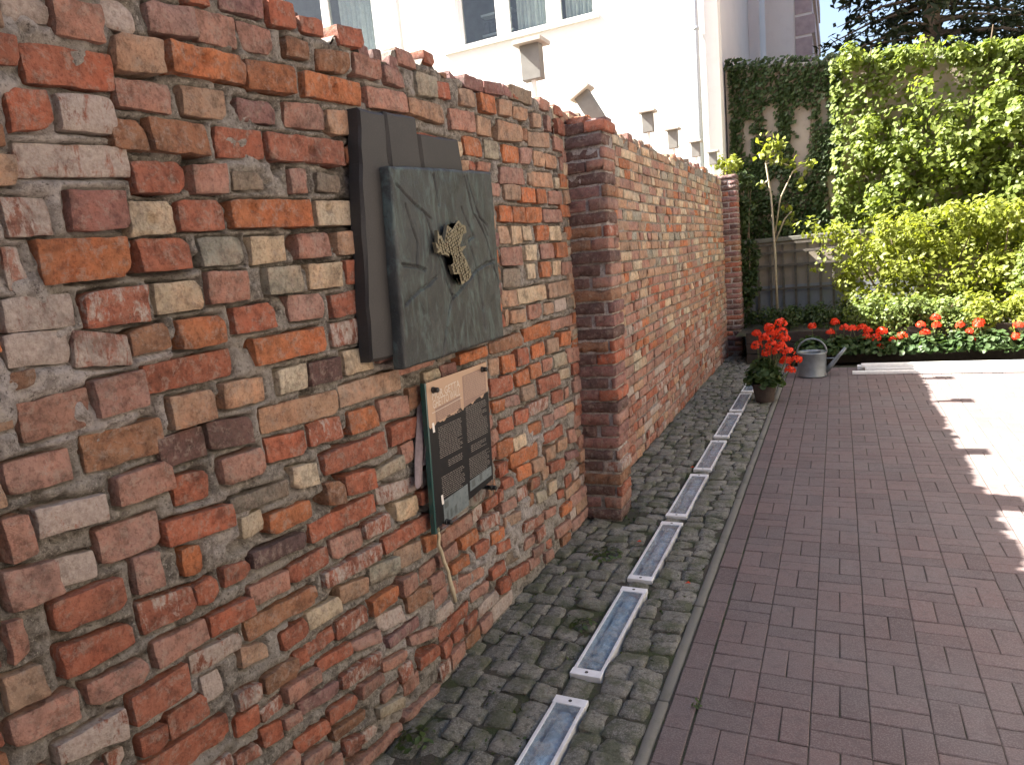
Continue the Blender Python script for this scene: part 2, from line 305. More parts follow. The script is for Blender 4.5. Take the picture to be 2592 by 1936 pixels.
# ------------------------------------------------------------------ masonry
BC = dict(r=((0.40,0.145,0.088),.34), o=((0.50,0.19,0.085),.2), p=((0.41,0.235,0.185),.42), t=((0.46,0.31,0.215),.3), c=((0.60,0.50,0.36),.2),
          g=((0.38,0.365,0.295),.35), w=((0.42,0.215,0.165),.86), m=((0.37,0.14,0.09),.74), s=((0.33,0.125,0.08),.55), d=((0.16,0.095,0.085),.3),
          v=((0.29,0.155,0.14),.25), b=((0.32,0.17,0.10),.2), k=((0.25,0.215,0.17),.45))
def brick_geo(q, xf, xb, fine=1.0, seed=0, hole=None, chip=True):
    """irregular fired brick: q = (u0,u1,zTL,zTR,zBR,zBL) on the wall face, front at xf, running back to xb"""
    rng = random.Random(seed); u0,u1,a,b,c,d = q; L = u1-u0; Hh = ((a+b)-(c+d))/2
    nx = max(3, min(18 if not hole else 60, int(L/(.015/fine)))); ny = max(3, min(7 if not hole else 18, int(Hh/(.012/fine))))
    e = .0032
    s1 = np.concatenate([[0], np.linspace(min(e/L,.2),1-min(e/L,.2),nx), [1]]); t1 = np.concatenate([[0], np.linspace(min(e/Hh,.2),1-min(e/Hh,.2),ny), [1]]); nx += 1; ny += 1
    S, T = np.meshgrid(s1, t1); S = S.ravel(); T = T.ravel()
    U = u0+S*L; Z = (1-T)*((1-S)*a+S*b)+T*((1-S)*d+S*c)
    P = np.stack([np.full_like(U, seed*.37), U, Z], 1)
    j1 = noise(P, 30, seed, 3); j2 = noise(P, 34, seed+5, 3); j3 = noise(P, 21, seed+9, 3)
    rim = (S < 1e-6) | (S > 1-1e-6) | (T < 1e-6) | (T > 1-1e-6)
    eu = np.clip(1-np.minimum(S,1-S)*L/.02,0,1); ez = np.clip(1-np.minimum(T,1-T)*Hh/.015,0,1)
    U = U + eu*np.where(S<.5,1,-1)*(.0055*j1); Z = Z + ez*np.where(T<.5,-1,1)*(.0042*j2)
    X = xf + .0045*j3 - np.where(rim, .0014+.0028*np.abs(j1), 0)
    bite = noise(P, 13, seed+21, 2); X -= np.clip(bite-.38,0,1)*.035*np.maximum(eu,ez)          # broken arrises
    for cu, cz in ((0,0),(1,0),(0,1),(1,1)):
        rr = .0035 + (rng.random()*.018 if chip and rng.random() < .35 else 0)
        du = (S if cu == 0 else 1-S)*L; dz = (T if cz == 0 else 1-T)*Hh; dd = np.hypot(du, dz); w = np.clip(1-dd/rr, 0, 1)
        X -= w*rr*.6; U += w*(1 if cu == 0 else -1)*rr*.3; Z += w*(-1 if cz == 0 else 1)*rr*.25
    X += (S-.5)*rng.uniform(-.014,.014) + (T-.5)*rng.uniform(-.008,.008)
    if hole: X -= .016*np.clip(1.6-np.hypot(U-hole[0],(Z-hole[1]))/.0125*1.0,0,1)          # old peg hole
    n = nx+1
    F = [(i*n+k, (i+1)*n+k, (i+1)*n+k+1, i*n+k+1) for i in range(ny) for k in range(nx)]
    ring = list(range(nx)) + [i*n+nx for i in range(ny)] + [ny*n+k for k in range(nx,0,-1)] + [i*n for i in range(ny,0,-1)]
    base = len(X); m = len(ring)
    V = np.concatenate([np.stack([X,U,Z],1), np.stack([X[ring],U[ring],Z[ring]],1), np.stack([np.full(m, xb), U[ring], Z[ring]], 1)])
    F += [(base+i, base+(i+1)%m, base+m+(i+1)%m, base+m+i) for i in range(m)]
    return V, F
def brick_cols(n, code, rng):
    col, sm = BC[code]; f = rng.uniform(.86, 1.14); h = rng.uniform(-.06,.06)
    return np.tile([min(1,col[0]*f*(1+h)), col[1]*f, col[2]*f*(1-h), min(1, max(0, sm+rng.uniform(-.12,.12)))], (n,1))

BR = "678 804 888 876 813 832 p;685 752 979 967 905 908 t;707 738 1087 1079 1005 999 p;727 820 1184 1170 1098 1102 p;748 789 1288 1283 1205 1200 p;749 895 782 767 700 743 m;771 901 1397 1393 1327 1332 p;797 958 980 950 900 909 s;802 950 1080 1069 1001 1013 r;806 861 1571 1575 1543 1540 b;807 954 1288 1269 1215 1231 m;820 966 1508 1512 1430 1431 p;822 950 1650 1645 1578 1588 w;826 907 1165 1151 1092 1108 w;836 972 866 853 801 815 p;837 973 1720 1722 1656 1657 w;851 882 679 676 639 640 m;858 889 1827 1824 1740 1740 w;878 964 1923 1924 1852 1850 w;920 1075 781 773 700 713 r;923 1003 2140 2146 2074 2058 r;923 1175 2032 2051 1987 1970 w;923 991 674 660 615 624 r;925 1078 1192 1181 1102 1112 p;926 1123 1838 1841 1756 1747 o;930 1162 596 575 507 525 r;937 1130 1408 1402 1324 1328 b;961 1087 1641 1614 1547 1566 w;962 1044 2332 2338 2295 2285 w;974 1177 2241 2258 2180 2163 r;981 1106 1523 1528 1448 1444 p;986 1136 1294 1295 1224 1232 p;990 1130 980 959 896 905 m;994 1050 1097 1089 1004 1006 p;1002 1152 872 853 801 811 p;1004 1150 1719 1728 1647 1645 m;1006 1116 673 664 607 610 r;1009 1145 1941 1948 1866 1858 v;1028 1159 2148 2158 2081 2075 m;1057 1163 2346 2355 2281 2275 p;1090 1292 1148 1121 1062 1088 r;1094 1247 783 763 721 728 m;1097 1197 1623 1634 1574 1566 b;1110 1382 1535 1538 1468 1471 r;1117 1175 707 696 632 638 w;1117 1253 1353 1351 1277 1281 d;1122 1176 1063 1051 979 992 o;1139 1205 954 953 894 897 r;1141 1236 1245 1238 1166 1174 r;1146 1270 1921 1928 1856 1846 c;1147 1233 2113 2115 2052 2051 b;1161 1303 1836 1838 1765 1764 r;1168 1305 851 840 794 800 r;1170 1303 1445 1439 1365 1366 t;1173 1260 436 412 377 400 m;1179 1317 2207 2214 2150 2149 p;1182 1313 2020 2026 1954 1950 r;1186 1324 1728 1727 1659 1658 c;1189 1317 2306 2316 2247 2228 t;1190 1255 2387 2386 2316 2325 w;1211 1284 598 588 543 549 m;1234 1369 1633 1632 1562 1560 o;1237 1334 957 941 894 908 r;1245 1419 2127 2133 2058 2053 b;1247 1334 717 687 642 658 t;1266 1406 1356 1339 1270 1285 d;1274 1348 440 419 367 387 r;1279 1364 502 494 457 466 m;1283 1561 773 748 700 720 b;1286 1427 1246 1245 1173 1178 p;1293 1436 1931 1938 1864 1860 r;1300 1439 2406 2425 2356 2339 p;1303 1517 1130 1114 1073 1089 k;1309 1428 586 580 527 536 b;1317 1456 861 848 796 806 p;1336 1480 1447 1440 1376 1381 t;1341 1551 955 937 892 912 d;1343 1595 2324 2337 2270 2255 o;1344 1485 1839 1841 1770 1769 g;1345 1475 1749 1745 1669 1667 p;1356 1456 2024 2032 1963 1956 p;1356 1411 417 412 383 388 p;1364 1509 2225 2231 2163 2156 t;1380 1521 509 490 444 458 p;1392 1533 322 301 258 270 r;1401 1504 670 671 619 621 r;1404 1521 245 220 184 206 p;1411 1554 1645 1649 1579 1578 r;1423 1591 426 396 355 385 v;1424 1494 2463 2472 2448 2442 r;1425 1585 1036 1027 976 978 o;1438 1484 584 575 542 541 r;1446 1582 2424 2438 2363 2353 p;1457 1786 1349 1338 1264 1278 t;1461 1619 2134 2139 2066 2058 r;1463 1616 1257 1243 1176 1190 r;1463 1785 1940 1951 1875 1869 o;1466 1757 1550 1551 1480 1478 o;1475 1639 850 849 791 799 r;1491 1618 583 575 534 542 r;1493 1598 2018 2019 1979 1974 k;1511 1665 681 662 612 628 c;1514 1653 1837 1842 1771 1764 c;1528 1689 501 480 442 468 r;1534 1673 328 295 250 279 r;1538 1646 1148 1128 1063 1083 c;1543 1664 1448 1447 1376 1377 c;1548 1709 244 209 179 212 b;1548 1707 2498 2537 2475 2459 v;1553 1699 1747 1750 1673 1675 g;1556 1694 2224 2228 2176 2166 v;1582 1902 946 933 876 888 r;1589 1670 174 144 106 113 m;1600 1721 2436 2440 2373 2368 p;1607 1788 2335 2350 2274 2259 o;1611 1901 765 749 697 720 m;1619 1826 394 367 322 347 m;1628 1891 58 30 3 33 p;1636 1791 580 566 506 518 m;1637 1779 1661 1656 1583 1588 p;1644 1795 1260 1247 1176 1187 m;1645 1982 2142 2151 2077 2068 r;1662 1819 858 836 778 794 p;1671 1811 690 658 609 628 t;1672 1750 1055 1036 962 977 b;1673 1820 1445 1441 1372 1377 d;1680 2010 1143 1134 1062 1079 r;1687 1766 136 118 84 98 w;1698 1836 470 446 402 440 p;1699 1833 307 281 242 263 p;1709 1858 1845 1851 1778 1776 p;1723 1796 2044 2049 1980 1973 p;1733 1843 2538 2544 2478 2464 r;1746 1912 2242 2258 2187 2176 p;1748 1897 1751 1752 1678 1678 c;1771 1918 175 125 86 138 g;1774 1921 1043 1023 956 976 r;1783 1879 2439 2439 2394 2386 b;1805 2152 1345 1341 1270 1277 t;1810 1917 205 188 157 170 p;1816 2023 1554 1556 1477 1480 m;1820 2053 1949 1959 1883 1877 c;1822 1974 562 550 502 504 o;1830 1997 686 656 600 627 g;1830 1988 1645 1654 1582 1577 r;1833 1980 846 834 781 790 m;1835 1987 1249 1240 1166 1175 o;1840 1967 311 284 252 275 p;1840 2127 2351 2363 2291 2280 o;1845 1963 2039 2037 1988 1989 k;1851 2006 1455 1450 1375 1379 c;1852 2003 488 452 396 429 w;1871 1976 2520 2534 2484 2479 r;1882 2090 382 361 321 349 v;1901 2030 1851 1855 1784 1780 t;1921 2158 37 21 -9 7 p;1927 2034 1758 1757 1677 1681 r;1929 2074 2434 2448 2389 2374 b;1930 2075 2244 2262 2186 2173 t;1934 2259 748 728 676 695 r;1936 2184 941 904 855 880 m;1943 2111 1007 1018 971 971 g;2001 2153 672 651 583 598 t;2011 2113 554 537 478 486 p;2013 2095 2137 2156 2094 2087 o;2015 2173 1250 1236 1164 1175 p;2018 2198 313 255 221 279 p;2030 2189 474 445 389 411 b;2032 2184 852 828 759 782 c;2053 2250 1143 1136 1061 1071 r;2054 2173 2540 2551 2491 2478 r;2063 2194 199 184 141 150 r;2118 2200 1050 1048 982 979 p;2125 2263 2466 2466 2402 2398 p;2176 2413 2361 2378 2310 2295 p;2192 2281 648 635 583 588 o;2200 2291 1256 1250 1171 1172 b;2201 2290 836 832 786 786 r;2302 2430 2459 2460 2405 2402 p;2364 2525 449 433 389 407 o;2365 2648 369 319 276 317 p;2433 2701 2366 2377 2306 2310 t;2449 2617 536 519 466 484 o;2506 2663 253 236 195 211 p;2526 2675 2479 2482 2409 2397 g;2589 2695 441 433 376 383 r;2610 2894 1322 1319 1276 1282 o;2613 2688 2583 2578 2535 2537 r;2654 2829 541 516 461 485 m;2678 2793 2470 2484 2423 2410 r;2705 2855 271 253 201 219 r;2752 2892 431 419 365 379 o;2769 2995 2376 2390 2309 2294 p;2776 2883 171 154 95 111 r;2795 2936 364 332 286 316 r;2878 2986 736 724 668 675 r;2882 3032 263 233 185 217 k;2884 3051 2278 2281 2203 2198 o;2888 3025 2482 2490 2424 2413 t;2891 3018 1045 1034 984 994 o;2893 3055 531 513 463 484 p;2897 3001 1158 1142 1061 1074 r;2911 3106 164 128 72 108 r;2912 2982 2171 2173 2136 2135 r;2912 3076 451 428 378 402 t;2917 2994 1251 1247 1170 1174 t;2923 3084 832 820 746 755 o;2928 3053 636 623 580 594 r;2933 3304 1322 1334 1268 1276 b;2944 3140 2549 2558 2509 2501 v;2955 3100 935 927 865 873 r;3000 3142 2174 2178 2144 2142 p;3023 3136 1147 1135 1060 1068 r;3028 3178 2383 2383 2310 2307 t;3029 3187 1036 1021 975 993 p;3034 3190 1244 1233 1153 1161 o;3051 3371 733 717 640 667 o;3070 3233 2489 2500 2422 2415 o;3087 3209 536 524 469 480 m;3088 3224 2281 2283 2208 2205 g;3099 3277 649 629 562 582 o;3104 3232 244 233 184 196 p;3107 3243 803 800 741 742 c;3112 3280 343 314 264 292 m;3133 3277 121 101 53 72 p;3135 3187 1465 1462 1387 1388 t;3135 3282 937 927 860 873 r;3136 3289 1561 1553 1477 1486 t;3150 3341 2560 2577 2526 2509 v;3157 3265 1879 1876 1798 1798 t;3158 3384 1773 1772 1682 1690 p;3159 3305 1978 1977 1905 1907 o;3159 3359 1667 1661 1574 1581 k;3188 3352 1125 1129 1055 1066 o;3197 3352 1455 1448 1386 1395 t;3199 3333 154 140 92 104 p;3219 3541 2167 2183 2106 2091 p;3239 3389 1249 1240 1159 1166 r;3239 3404 1048 1034 964 978 t;3249 3542 2393 2400 2327 2303 t;3251 3426 2082 2088 2017 2014 t;3282 3409 2495 2502 2436 2429 t;3283 3417 1879 1880 1798 1792 c;3285 3470 2281 2283 2210 2205 o;3292 3440 630 610 544 566 t;3295 3468 824 811 751 767 o;3298 3387 524 514 460 472 r;3308 3672 1556 1556 1481 1481 c;3309 3430 440 423 369 387 g;3320 3601 938 921 855 875 m;3331 3486 1977 1978 1905 1905 o;3335 3460 75 53 0 21 p;3352 3691 1343 1346 1271 1275 o;3378 3529 1139 1138 1063 1067 o;3378 3473 128 107 64 85 r;3401 3578 299 265 222 257 p;3415 3563 1461 1457 1386 1391 p;3425 3593 1240 1240 1171 1173 o;3432 3587 1779 1778 1701 1705 c;3441 3721 2599 2607 2541 2536 k;3445 3540 1880 1879 1809 1811 c;3447 3585 1680 1677 1602 1605 c;3447 3628 2080 2084 2012 2008 o;3469 3796 1042 1021 956 965 r;3473 3624 2494 2499 2443 2438 t;3482 3613 437 419 353 369 c;3482 3626 2284 2294 2220 2211 p;3487 3756 717 716 658 672 r;3495 3642 638 622 549 565 t;3505 3717 1979 1985 1907 1903 o;3510 3646 821 809 750 761 p;3531 3779 137 107 54 83 p;3537 3759 536 507 450 484 r;3569 3691 1136 1131 1068 1071 p;3601 3744 61 36 -20 2 b;3621 3780 1883 1884 1807 1806 o;3629 3716 334 324 279 290 r;3633 3816 1240 1235 1160 1164 t;3634 3940 2384 2411 2338 2316 t;3638 3777 1683 1680 1599 1605 o;3641 3787 235 223 163 177 o;3649 3931 2177 2187 2110 2102 t;3653 3791 1448 1446 1388 1389 t;3659 3832 930 915 851 868 r;3663 3786 636 628 564 573 t;3664 3839 827 813 754 770 p;3665 3825 2082 2090 2017 2009 o;3671 3857 1782 1783 1704 1704 p;3687 3817 2290 2293 2219 2216 t;3695 3838 2490 2501 2438 2422 t;3715 4109 1554 1558 1479 1477 t;3725 4239 1342 1335 1277 1287 p;3746 4019 1974 1981 1911 1908 p;3749 3928 1138 1131 1059 1065 g;3782 4007 528 489 447 487 v;3814 3951 1035 1026 973 980 g;3822 3974 1680 1678 1601 1603 c;3834 3985 1882 1883 1804 1806 c;3836 4002 1452 1454 1388 1386 w;3847 3981 2600 2591 2546 2544 p;3848 3979 652 631 554 577 p;3850 4033 1258 1242 1163 1179 o;3855 4013 815 802 747 759 t;3858 4042 2292 2294 2226 2220 t;3865 4055 2082 2091 2019 2013 p;3892 4073 1786 1786 1703 1705 o;3892 3976 2504 2506 2430 2427 p;3962 4190 1143 1125 1040 1061 p;3996 4186 1669 1666 1591 1597 p;4008 4159 925 918 853 858 p;4009 4236 2404 2403 2333 2335 p;4018 4184 1037 1026 961 972 r;4050 4183 1248 1243 1185 1189 g;4052 4199 2592 2584 2542 2542 r;4063 4236 2191 2198 2127 2120 o;4064 4214 2518 2512 2432 2433 r;4094 4183 1879 1879 1806 1807 o;4102 4259 2294 2298 2227 2223 p;4119 4264 2099 2106 2029 2021 t;4131 4282 1454 1447 1377 1383 c;4137 4284 1565 1560 1486 1491 b;4168 4260 1980 1982 1911 1908 p;"
TOP_N = [(-2,2.55),(1.0,2.55),(1.708,2.543),(1.828,2.54),(1.867,2.522),(1.955,2.532),(1.998,2.509),(2.054,2.54),(2.167,2.55),(2.173,2.519),(2.311,2.502),(2.37,2.518),(2.387,2.56),(2.455,2.576),(2.583,2.556),(2.613,2.583),(2.688,2.578),(2.711,2.553),(2.80,2.545),(3.143,2.571),(3.303,2.592),(3.431,2.602),(3.721,2.607),(4.025,2.598),(4.25,2.602),(4.6,2.62)]
TOP_F = [(4.1,2.6),(4.834,2.598),(5.129,2.631),(5.578,2.611),(5.927,2.63),(5.97,2.558),(6.208,2.614),(6.634,2.635),(7.01,2.568),(7.658,2.647),(8.063,2.634),(9.219,2.643),(10.7,2.63),(12,2.62)]
def topz(tab, u): return np.interp(u, [p[0] for p in tab], [p[1] for p in tab])

def joint_field(us, zs, quads):
    """distance from every mortar point to the nearest brick outline (0 inside a brick)"""
    D = np.full((len(zs), len(us)), .05)
    for (u0,u1,a,b,c,d) in quads:
        i0, i1 = np.searchsorted(us, (u0-.03, u1+.03)); k0, k1 = np.searchsorted(zs, (min(c,d)-.03, max(a,b)+.03))
        if i1 <= i0 or k1 <= k0: continue
        UU = us[None,i0:i1]; ZZ = zs[k0:k1,None]; s = np.clip((UU-u0)/(u1-u0),0,1); zt = a+(b-a)*s; zb = d+(c-d)*s
        du = np.maximum(np.maximum(u0-UU, UU-u1),0); dz = np.maximum(np.maximum(ZZ-zt, zb-ZZ),0); D[k0:k1,i0:i1] = np.minimum(D[k0:k1,i0:i1], np.hypot(du,dz))
    return D
LIME = [(.95,1.52,.30,.17,1),(1.0,1.93,.20,.10,.9),(.98,2.08,.22,.08,1),(.82,1.78,.12,.2,.8),(1.02,2.33,.16,.09,.9),(1.25,1.08,.14,.1,.7),(2.9,.35,.6,.16,.8),(3.4,.7,.4,.14,.6),(2.0,.35,.35,.14,.55),(1.05,.72,.16,.12,.5)]     # centre, half sizes and amount of old lime wash
def mortar_slab(name, parent, u0, u1, tab, step, seed, lump=.009, thick=.27, drop=.035, base=.004, quads=None):
    nu = int((u1-u0)/step); nz = int(2.65/step); us = np.linspace(u0,u1,nu+1); zs = np.linspace(-.06,2.64,nz+1)
    S, T = np.meshgrid(us, zs); U = S.ravel(); Z = T.ravel()
    rag = noise(np.stack([U*0, U, U*0],1), 14, seed+3, 3)*.018; Zt = topz(tab,U)-drop+rag; over = Z > Zt; Z = np.minimum(Z, Zt); P = np.stack([U*0+seed, U, Z], 1)
    X = base + lump*noise(P, 9, seed, 4) + .007*noise(P, 36, seed+1, 4)
    pit = noise(P, 9, seed+7, 2); X -= np.clip(pit-.36, 0, 1)*.14; X -= np.clip(noise(P, 24, seed+13, 2)-.5, 0, 1)*.10      # eroded hollows
    if quads is not None:
        d = joint_field(us, zs, quads).ravel(); g = np.clip(.62+1.6*noise(P, 8.5, seed+31, 3), 0, 1); X -= .040*np.exp(-(d/.0060)**2)*g; X += .004*np.clip((d-.008)/.01,0,1)
    lime = np.zeros(len(U))
    for (cu,cz,ru,rz,am) in LIME:
        e = 1-np.hypot((U-cu)/ru,(Z-cz)/rz)+.75*noise(P, 6.5, seed+51, 4); lime = np.maximum(lime, np.clip(e*2.2,0,1)*am)
    if quads is not None: X += .017*lime*np.clip(.6+noise(P, 14, seed+57, 3),0,1)
    V = np.stack([X,U,Z],1); n = nu+1; ii, kk = np.meshgrid(np.arange(nz), np.arange(nu), indexing='ij'); q = (ii*n+kk).ravel(); ok = ~(over[q] & over[q+1]); q = q[ok]
    F = np.stack([q,q+1,q+n+1,q+n],1).tolist()
    ut = us; zt = topz(tab,ut)-drop+noise(np.stack([ut*0,ut,ut*0],1),14,seed+3,3)*.018; b = len(V)
    V = np.concatenate([V, np.stack([np.full(n,base-.004), ut, zt],1), np.stack([np.full(n,-thick*.5), ut, zt+.012+.02*noise(np.stack([ut*0,ut,ut],1),16,seed+2,3)],1), np.stack([np.full(n,-thick), ut, zt+.01*noise(np.stack([ut,ut*0,ut*0],1),9,seed,2)],1), np.stack([np.full(n,-thick), ut, np.full(n,-.06)],1)])
    for r_ in range(3): F += [(b+r_*n+k, b+r_*n+k+1, b+(r_+1)*n+k+1, b+(r_+1)*n+k) for k in range(nu)]
    C = np.zeros((len(V),4)); C[:len(lime),3] = lime*.9
    return mesh_obj(name, V, F, M['mortar'], parent, smooth=True, cols=C)

def lay(parent, specs, limit=300):
    """specs: (score, V, F, code). The largest become single bricks, the rest one joined part."""
    rng = random.Random(3); specs = sorted(specs, key=lambda s: -s[0])
    for sc, V, F, code in specs[:limit]:
        mesh_obj('brick', V, F, M['brick'], parent, smooth=True, cols=brick_cols(len(V), code, rng), loc=tuple(V.mean(0)))
    rest = specs[limit:]
    if rest:
        VV = []; FF = []; CC = []; n = 0
        for sc, V, F, code in rest:
            VV.append(V); FF += [tuple(i+n for i in f) for f in F]; CC.append(brick_cols(len(V), code, rng)); n += len(V)
        o = mesh_obj('brick_infill', np.concatenate(VV), FF, M['brick'], parent, smooth=True, cols=np.concatenate(CC)); o['kind'] = 'stuff'

HOLES = [(1.99, 2.322),(1.448, 2.302),(1.54, 1.919),(1.882, 1.928),(1.206, 1.882),(1.824, 2.107)]
# -- near stretch of the old wall
PIL0, PIL1, PLEAN = 4.08, 4.31, 0.055      # the buttress, leaning slightly along the wall with height
wall_near = empty('brick_wall', (0,2.5,0)); wall_near.location = (0,0,0)
tag(wall_near, 'long weathered old red brick wall with crumbling mortar, carrying the bronze relief', 'wall')
mortar_slab('mortar', wall_near, -1.6, .6, TOP_N, .03, 11, base=.0)
QUADS = []
specs = []; G = .01; GU0 = -1.6; occ = np.zeros((int(5.9/G), int(2.75/G)), bool); rng = random.Random(5)
for i, e in enumerate([e for e in BR.split(';') if e]):
    a = e.split(); q = [int(v)/1000 for v in a[:6]]; code = a[6]
    if q[1] > PIL0+.11: q[1] = PIL0+.11
    if q[1]-q[0] < .03: continue
    iu0, iu1 = int((q[0]-GU0)/G), int((q[1]-GU0)/G)+1; occ[max(iu0-1,0):iu1+1, max(0,int(min(q[4],q[5])/G)-1):int(max(q[2],q[3])/G)+1] = True
    xf = rng.uniform(.009,.027) if code not in 'wk' else rng.uniform(.006,.014); g_ = .003; q = [q[0]-g_,q[1]+g_,q[2]+g_,q[3]+g_,q[4]-g_,q[5]-g_]
    QUADS.append(q)
    hole = [h_ for h_ in HOLES if q[0] < h_[0] < q[1] and q[5] < h_[1] < q[2]]
    V, F = brick_geo(q, xf, -.06, 3.0 if hole else 1.0, i+1, hole[0] if hole else None)
    specs.append(((q[1]-q[0])*(q[2]-q[5])/(1.5+q[0])**2 + 10, V, F, code))
z = .012; row = 0
while z < 2.5:
    hh = rng.uniform(.058,.068); u = -1.55 - rng.random()*.2; iz0, iz1 = int((z+.01)/G), int((z+hh-.01)/G)+1
    while u < PIL0+.02:
        L = rng.choice((.125,.13,.26,.265,.27,.12,.09)); free = 0; k0 = int((u-GU0)/G)
        while free < L/G and 0 <= k0+free < occ.shape[0] and not occ[k0+free, iz0:iz1].any(): free += 1
        Lf = free*G
        if Lf >= .055 and z+hh < topz(TOP_N, u)-.01:
            L = min(L, Lf-.006); sl = rng.uniform(-.004,.004)
            code = rng.choice('rrrpppptmmbvw' if z < 1.0 else 'rrpppttobvck')
            QUADS.append([u,u+L,z+hh+sl,z+hh,z,z-sl])
            V, F = brick_geo([u,u+L,z+hh+sl,z+hh,z,z-sl], rng.uniform(.007,.022), -.06, .8, 5000+len(specs))
            specs.append((L*hh/(1.5+max(u,0))**2 if u > .5 else 0, V, F, code)); u += L+rng.uniform(.012,.022)
        else: u += max(.01, min(L, .02))
    z += hh+rng.uniform(.013,.019)
# broken brick-on-edge stumps along the crest
u = -1.5
while u < 4.05:
    L = rng.uniform(.05,.11); hh = rng.uniform(.04,.085); zt = topz(TOP_N, u)+rng.uniform(-.012,.02); 
    V, F = brick_geo([u,u+L,zt-rng.random()*.02,zt-rng.random()*.02,zt-hh,zt-hh], rng.uniform(-.03,.012), -.24, 1.0, 8000+len(specs))
    if u > 1.7 and u < 4.1: specs.append((.0004, V, F, rng.choice('rvvbkdb')))
    u += L+rng.uniform(.01,.07)
lay(wall_near, specs)
mortar_slab('mortar', wall_near, .6, 4.2, TOP_N, .0056, 11, quads=QUADS, base=.006)

# -- far stretch
wall_far = empty('brick_wall', (0,0,0))
tag(wall_far, 'far stretch of old pinkish brick wall behind the near buttress, reaching the garden', 'wall')
mortar_slab('mortar', wall_far, 4.05, 11.97, TOP_F, .03, 23, .006, base=.002)  # hidden end past the far buttress added to keep sun off the trellis
specs = []; z = .01; rng = random.Random(9)
while z < 2.6:
    hh = rng.uniform(.062,.07); u = 4.2 - rng.random()*.2
    while u < 10.6:
        L = rng.choice((.125,.13,.27,.26,.12,.265)); wv = .008*math.sin(u*1.7+z*3)
        if z+hh < topz(TOP_F,u+L/2)+.012 and not (z+hh > topz(TOP_F,u)-.1 and rng.random() < .15):
            code = rng.choice('tttpptoccg' if z > 1.4 else ('trtotptmcp' if z > .7 else 'ppmwrptmr'))
            V, F = brick_geo([u,u+L,z+hh+wv,z+hh+wv,z+wv,z+wv], rng.uniform(.006,.018), -.05, .45 if u < 6 else .3, 20000+len(specs), chip=False)
            specs.append((L*hh/u**2.6, V, F, code))
        u += L+rng.uniform(.01,.018)
    z += hh+rng.uniform(.012,.017)
u = 4.3
while u < 10.6:
    L = rng.uniform(.06,.14); zt = topz(TOP_F,u)+rng.uniform(-.01,.03)
    V, F = brick_geo([u,u+L,zt,zt-rng.random()*.03,zt-.07,zt-.07], rng.uniform(-.04,.01), -.23, .6, 40000+len(specs)); specs.append((.00005, V, F, rng.choice('rvbkt')))
    u += L+rng.uniform(.0,.1)
lay(wall_far, specs)

def block_geo(x0,x1,y0,y1,z0,z1, seed, res=.03, amp=.004, rnd=.008):
    """rounded, worn block with all faces"""
    nx, ny, nz = (max(3,min(10,int(round(d/res))+2)) for d in (x1-x0,y1-y0,z1-z0)); V = []; idx = {}; F = []
    def vid(i,j,k):
        if (i,j,k) not in idx: idx[(i,j,k)] = len(V); V.append((i/nx,j/ny,k/nz))
        return idx[(i,j,k)]
    for (A,B,fix,na,nb,nf) in ((0,1,2,nx,ny,nz),(1,2,0,ny,nz,nx),(0,2,1,nx,nz,ny)):
        for side in (0,nf):
            for a in range(na):
                for b in range(nb):
                    q = []
                    for da,db in ((0,0),(1,0),(1,1),(0,1)):
                        c = [0,0,0]; c[A] = a+da; c[B] = b+db; c[fix] = side; q.append(vid(*c))
                    flip = (side == 0) != (fix == 1)
                    F.append(tuple(q[::-1]) if flip else tuple(q))
    V = np.array(V); dim = np.array([x1-x0,y1-y0,z1-z0]); lo = np.array([x0,y0,z0]); N3 = (nx,ny,nz)
    for ax in range(3):                                     # first and last inner loops close to the arris
        e = min(.005/dim[ax],.2); f = V[:,ax]; V[:,ax] = np.where(np.abs(f-1/N3[ax]) < 1e-6, e, np.where(np.abs(f-1+1/N3[ax]) < 1e-6, 1-e, f)) if N3[ax] > 2 else f
    W = lo+V*dim; on = np.abs(V-.5) > .4999; e = on.sum(1)[:,None]; sg_ = np.sign(V-.5)
    W = W - np.where(e >= 2, sg_*on*rnd*.45, 0); jn = noise(W+seed*.17, 16, seed+3, 2)[:,None]
    W = W - np.where(e >= 1, sg_*on*np.clip(jn-.3,0,1)*.03, 0)*(amp > .003)
    for ax in range(3): W[:,ax] += amp*noise(W+seed*.31, 26, seed+ax, 3)
    return W, F
def shear(V): V = V.copy(); V[:,1] += PLEAN*V[:,2]; return V
# -- near buttress
pil = empty('brick_pillar', (0,0,0)); tag(pil, 'red brick buttress, shade painted into its dark front bricks, standing out from the wall between its two stretches', 'pillar')
specs = []; z = .0; rng = random.Random(12); k = 0
V, F = block_geo(-.05,.245,PIL0+.011,PIL1-.012,-.05,2.50,3,.03,.007); mesh_obj('mortar', shear(V), F, M['mortar'], pil, smooth=True)
while z < 2.46:
    hh = rng.uniform(.062,.07); j = lambda: rng.uniform(-.01,.01); D = PIL0+j()*.6; E = PIL1+j()
    if k % 3 == 0: parts = [(-.02,.255+j())]
    elif k % 3 == 1: parts = [(-.02,.12+j()*2),(.138,.26+j())]
    else: parts = [(-.02,.20+j()*2),(.225,.262+j())]
    for xa, xb in parts:
        xb = min(xb, .268)
        V, F = block_geo(xa, xb, D+rng.uniform(-.006,.006), E, z, z+hh, 300+len(specs), .028, .006, .006)
        specs.append((1, shear(V), F, rng.choice('ddvdddbv' if xa < .1 else 'rvpmrbp')))  # front face gets darker bricks, painting in its shade
    # bricks that face the path, behind the front one
    z += hh+rng.uniform(.009,.014); k += 1
lay(pil, specs)
# broken crown of the buttress

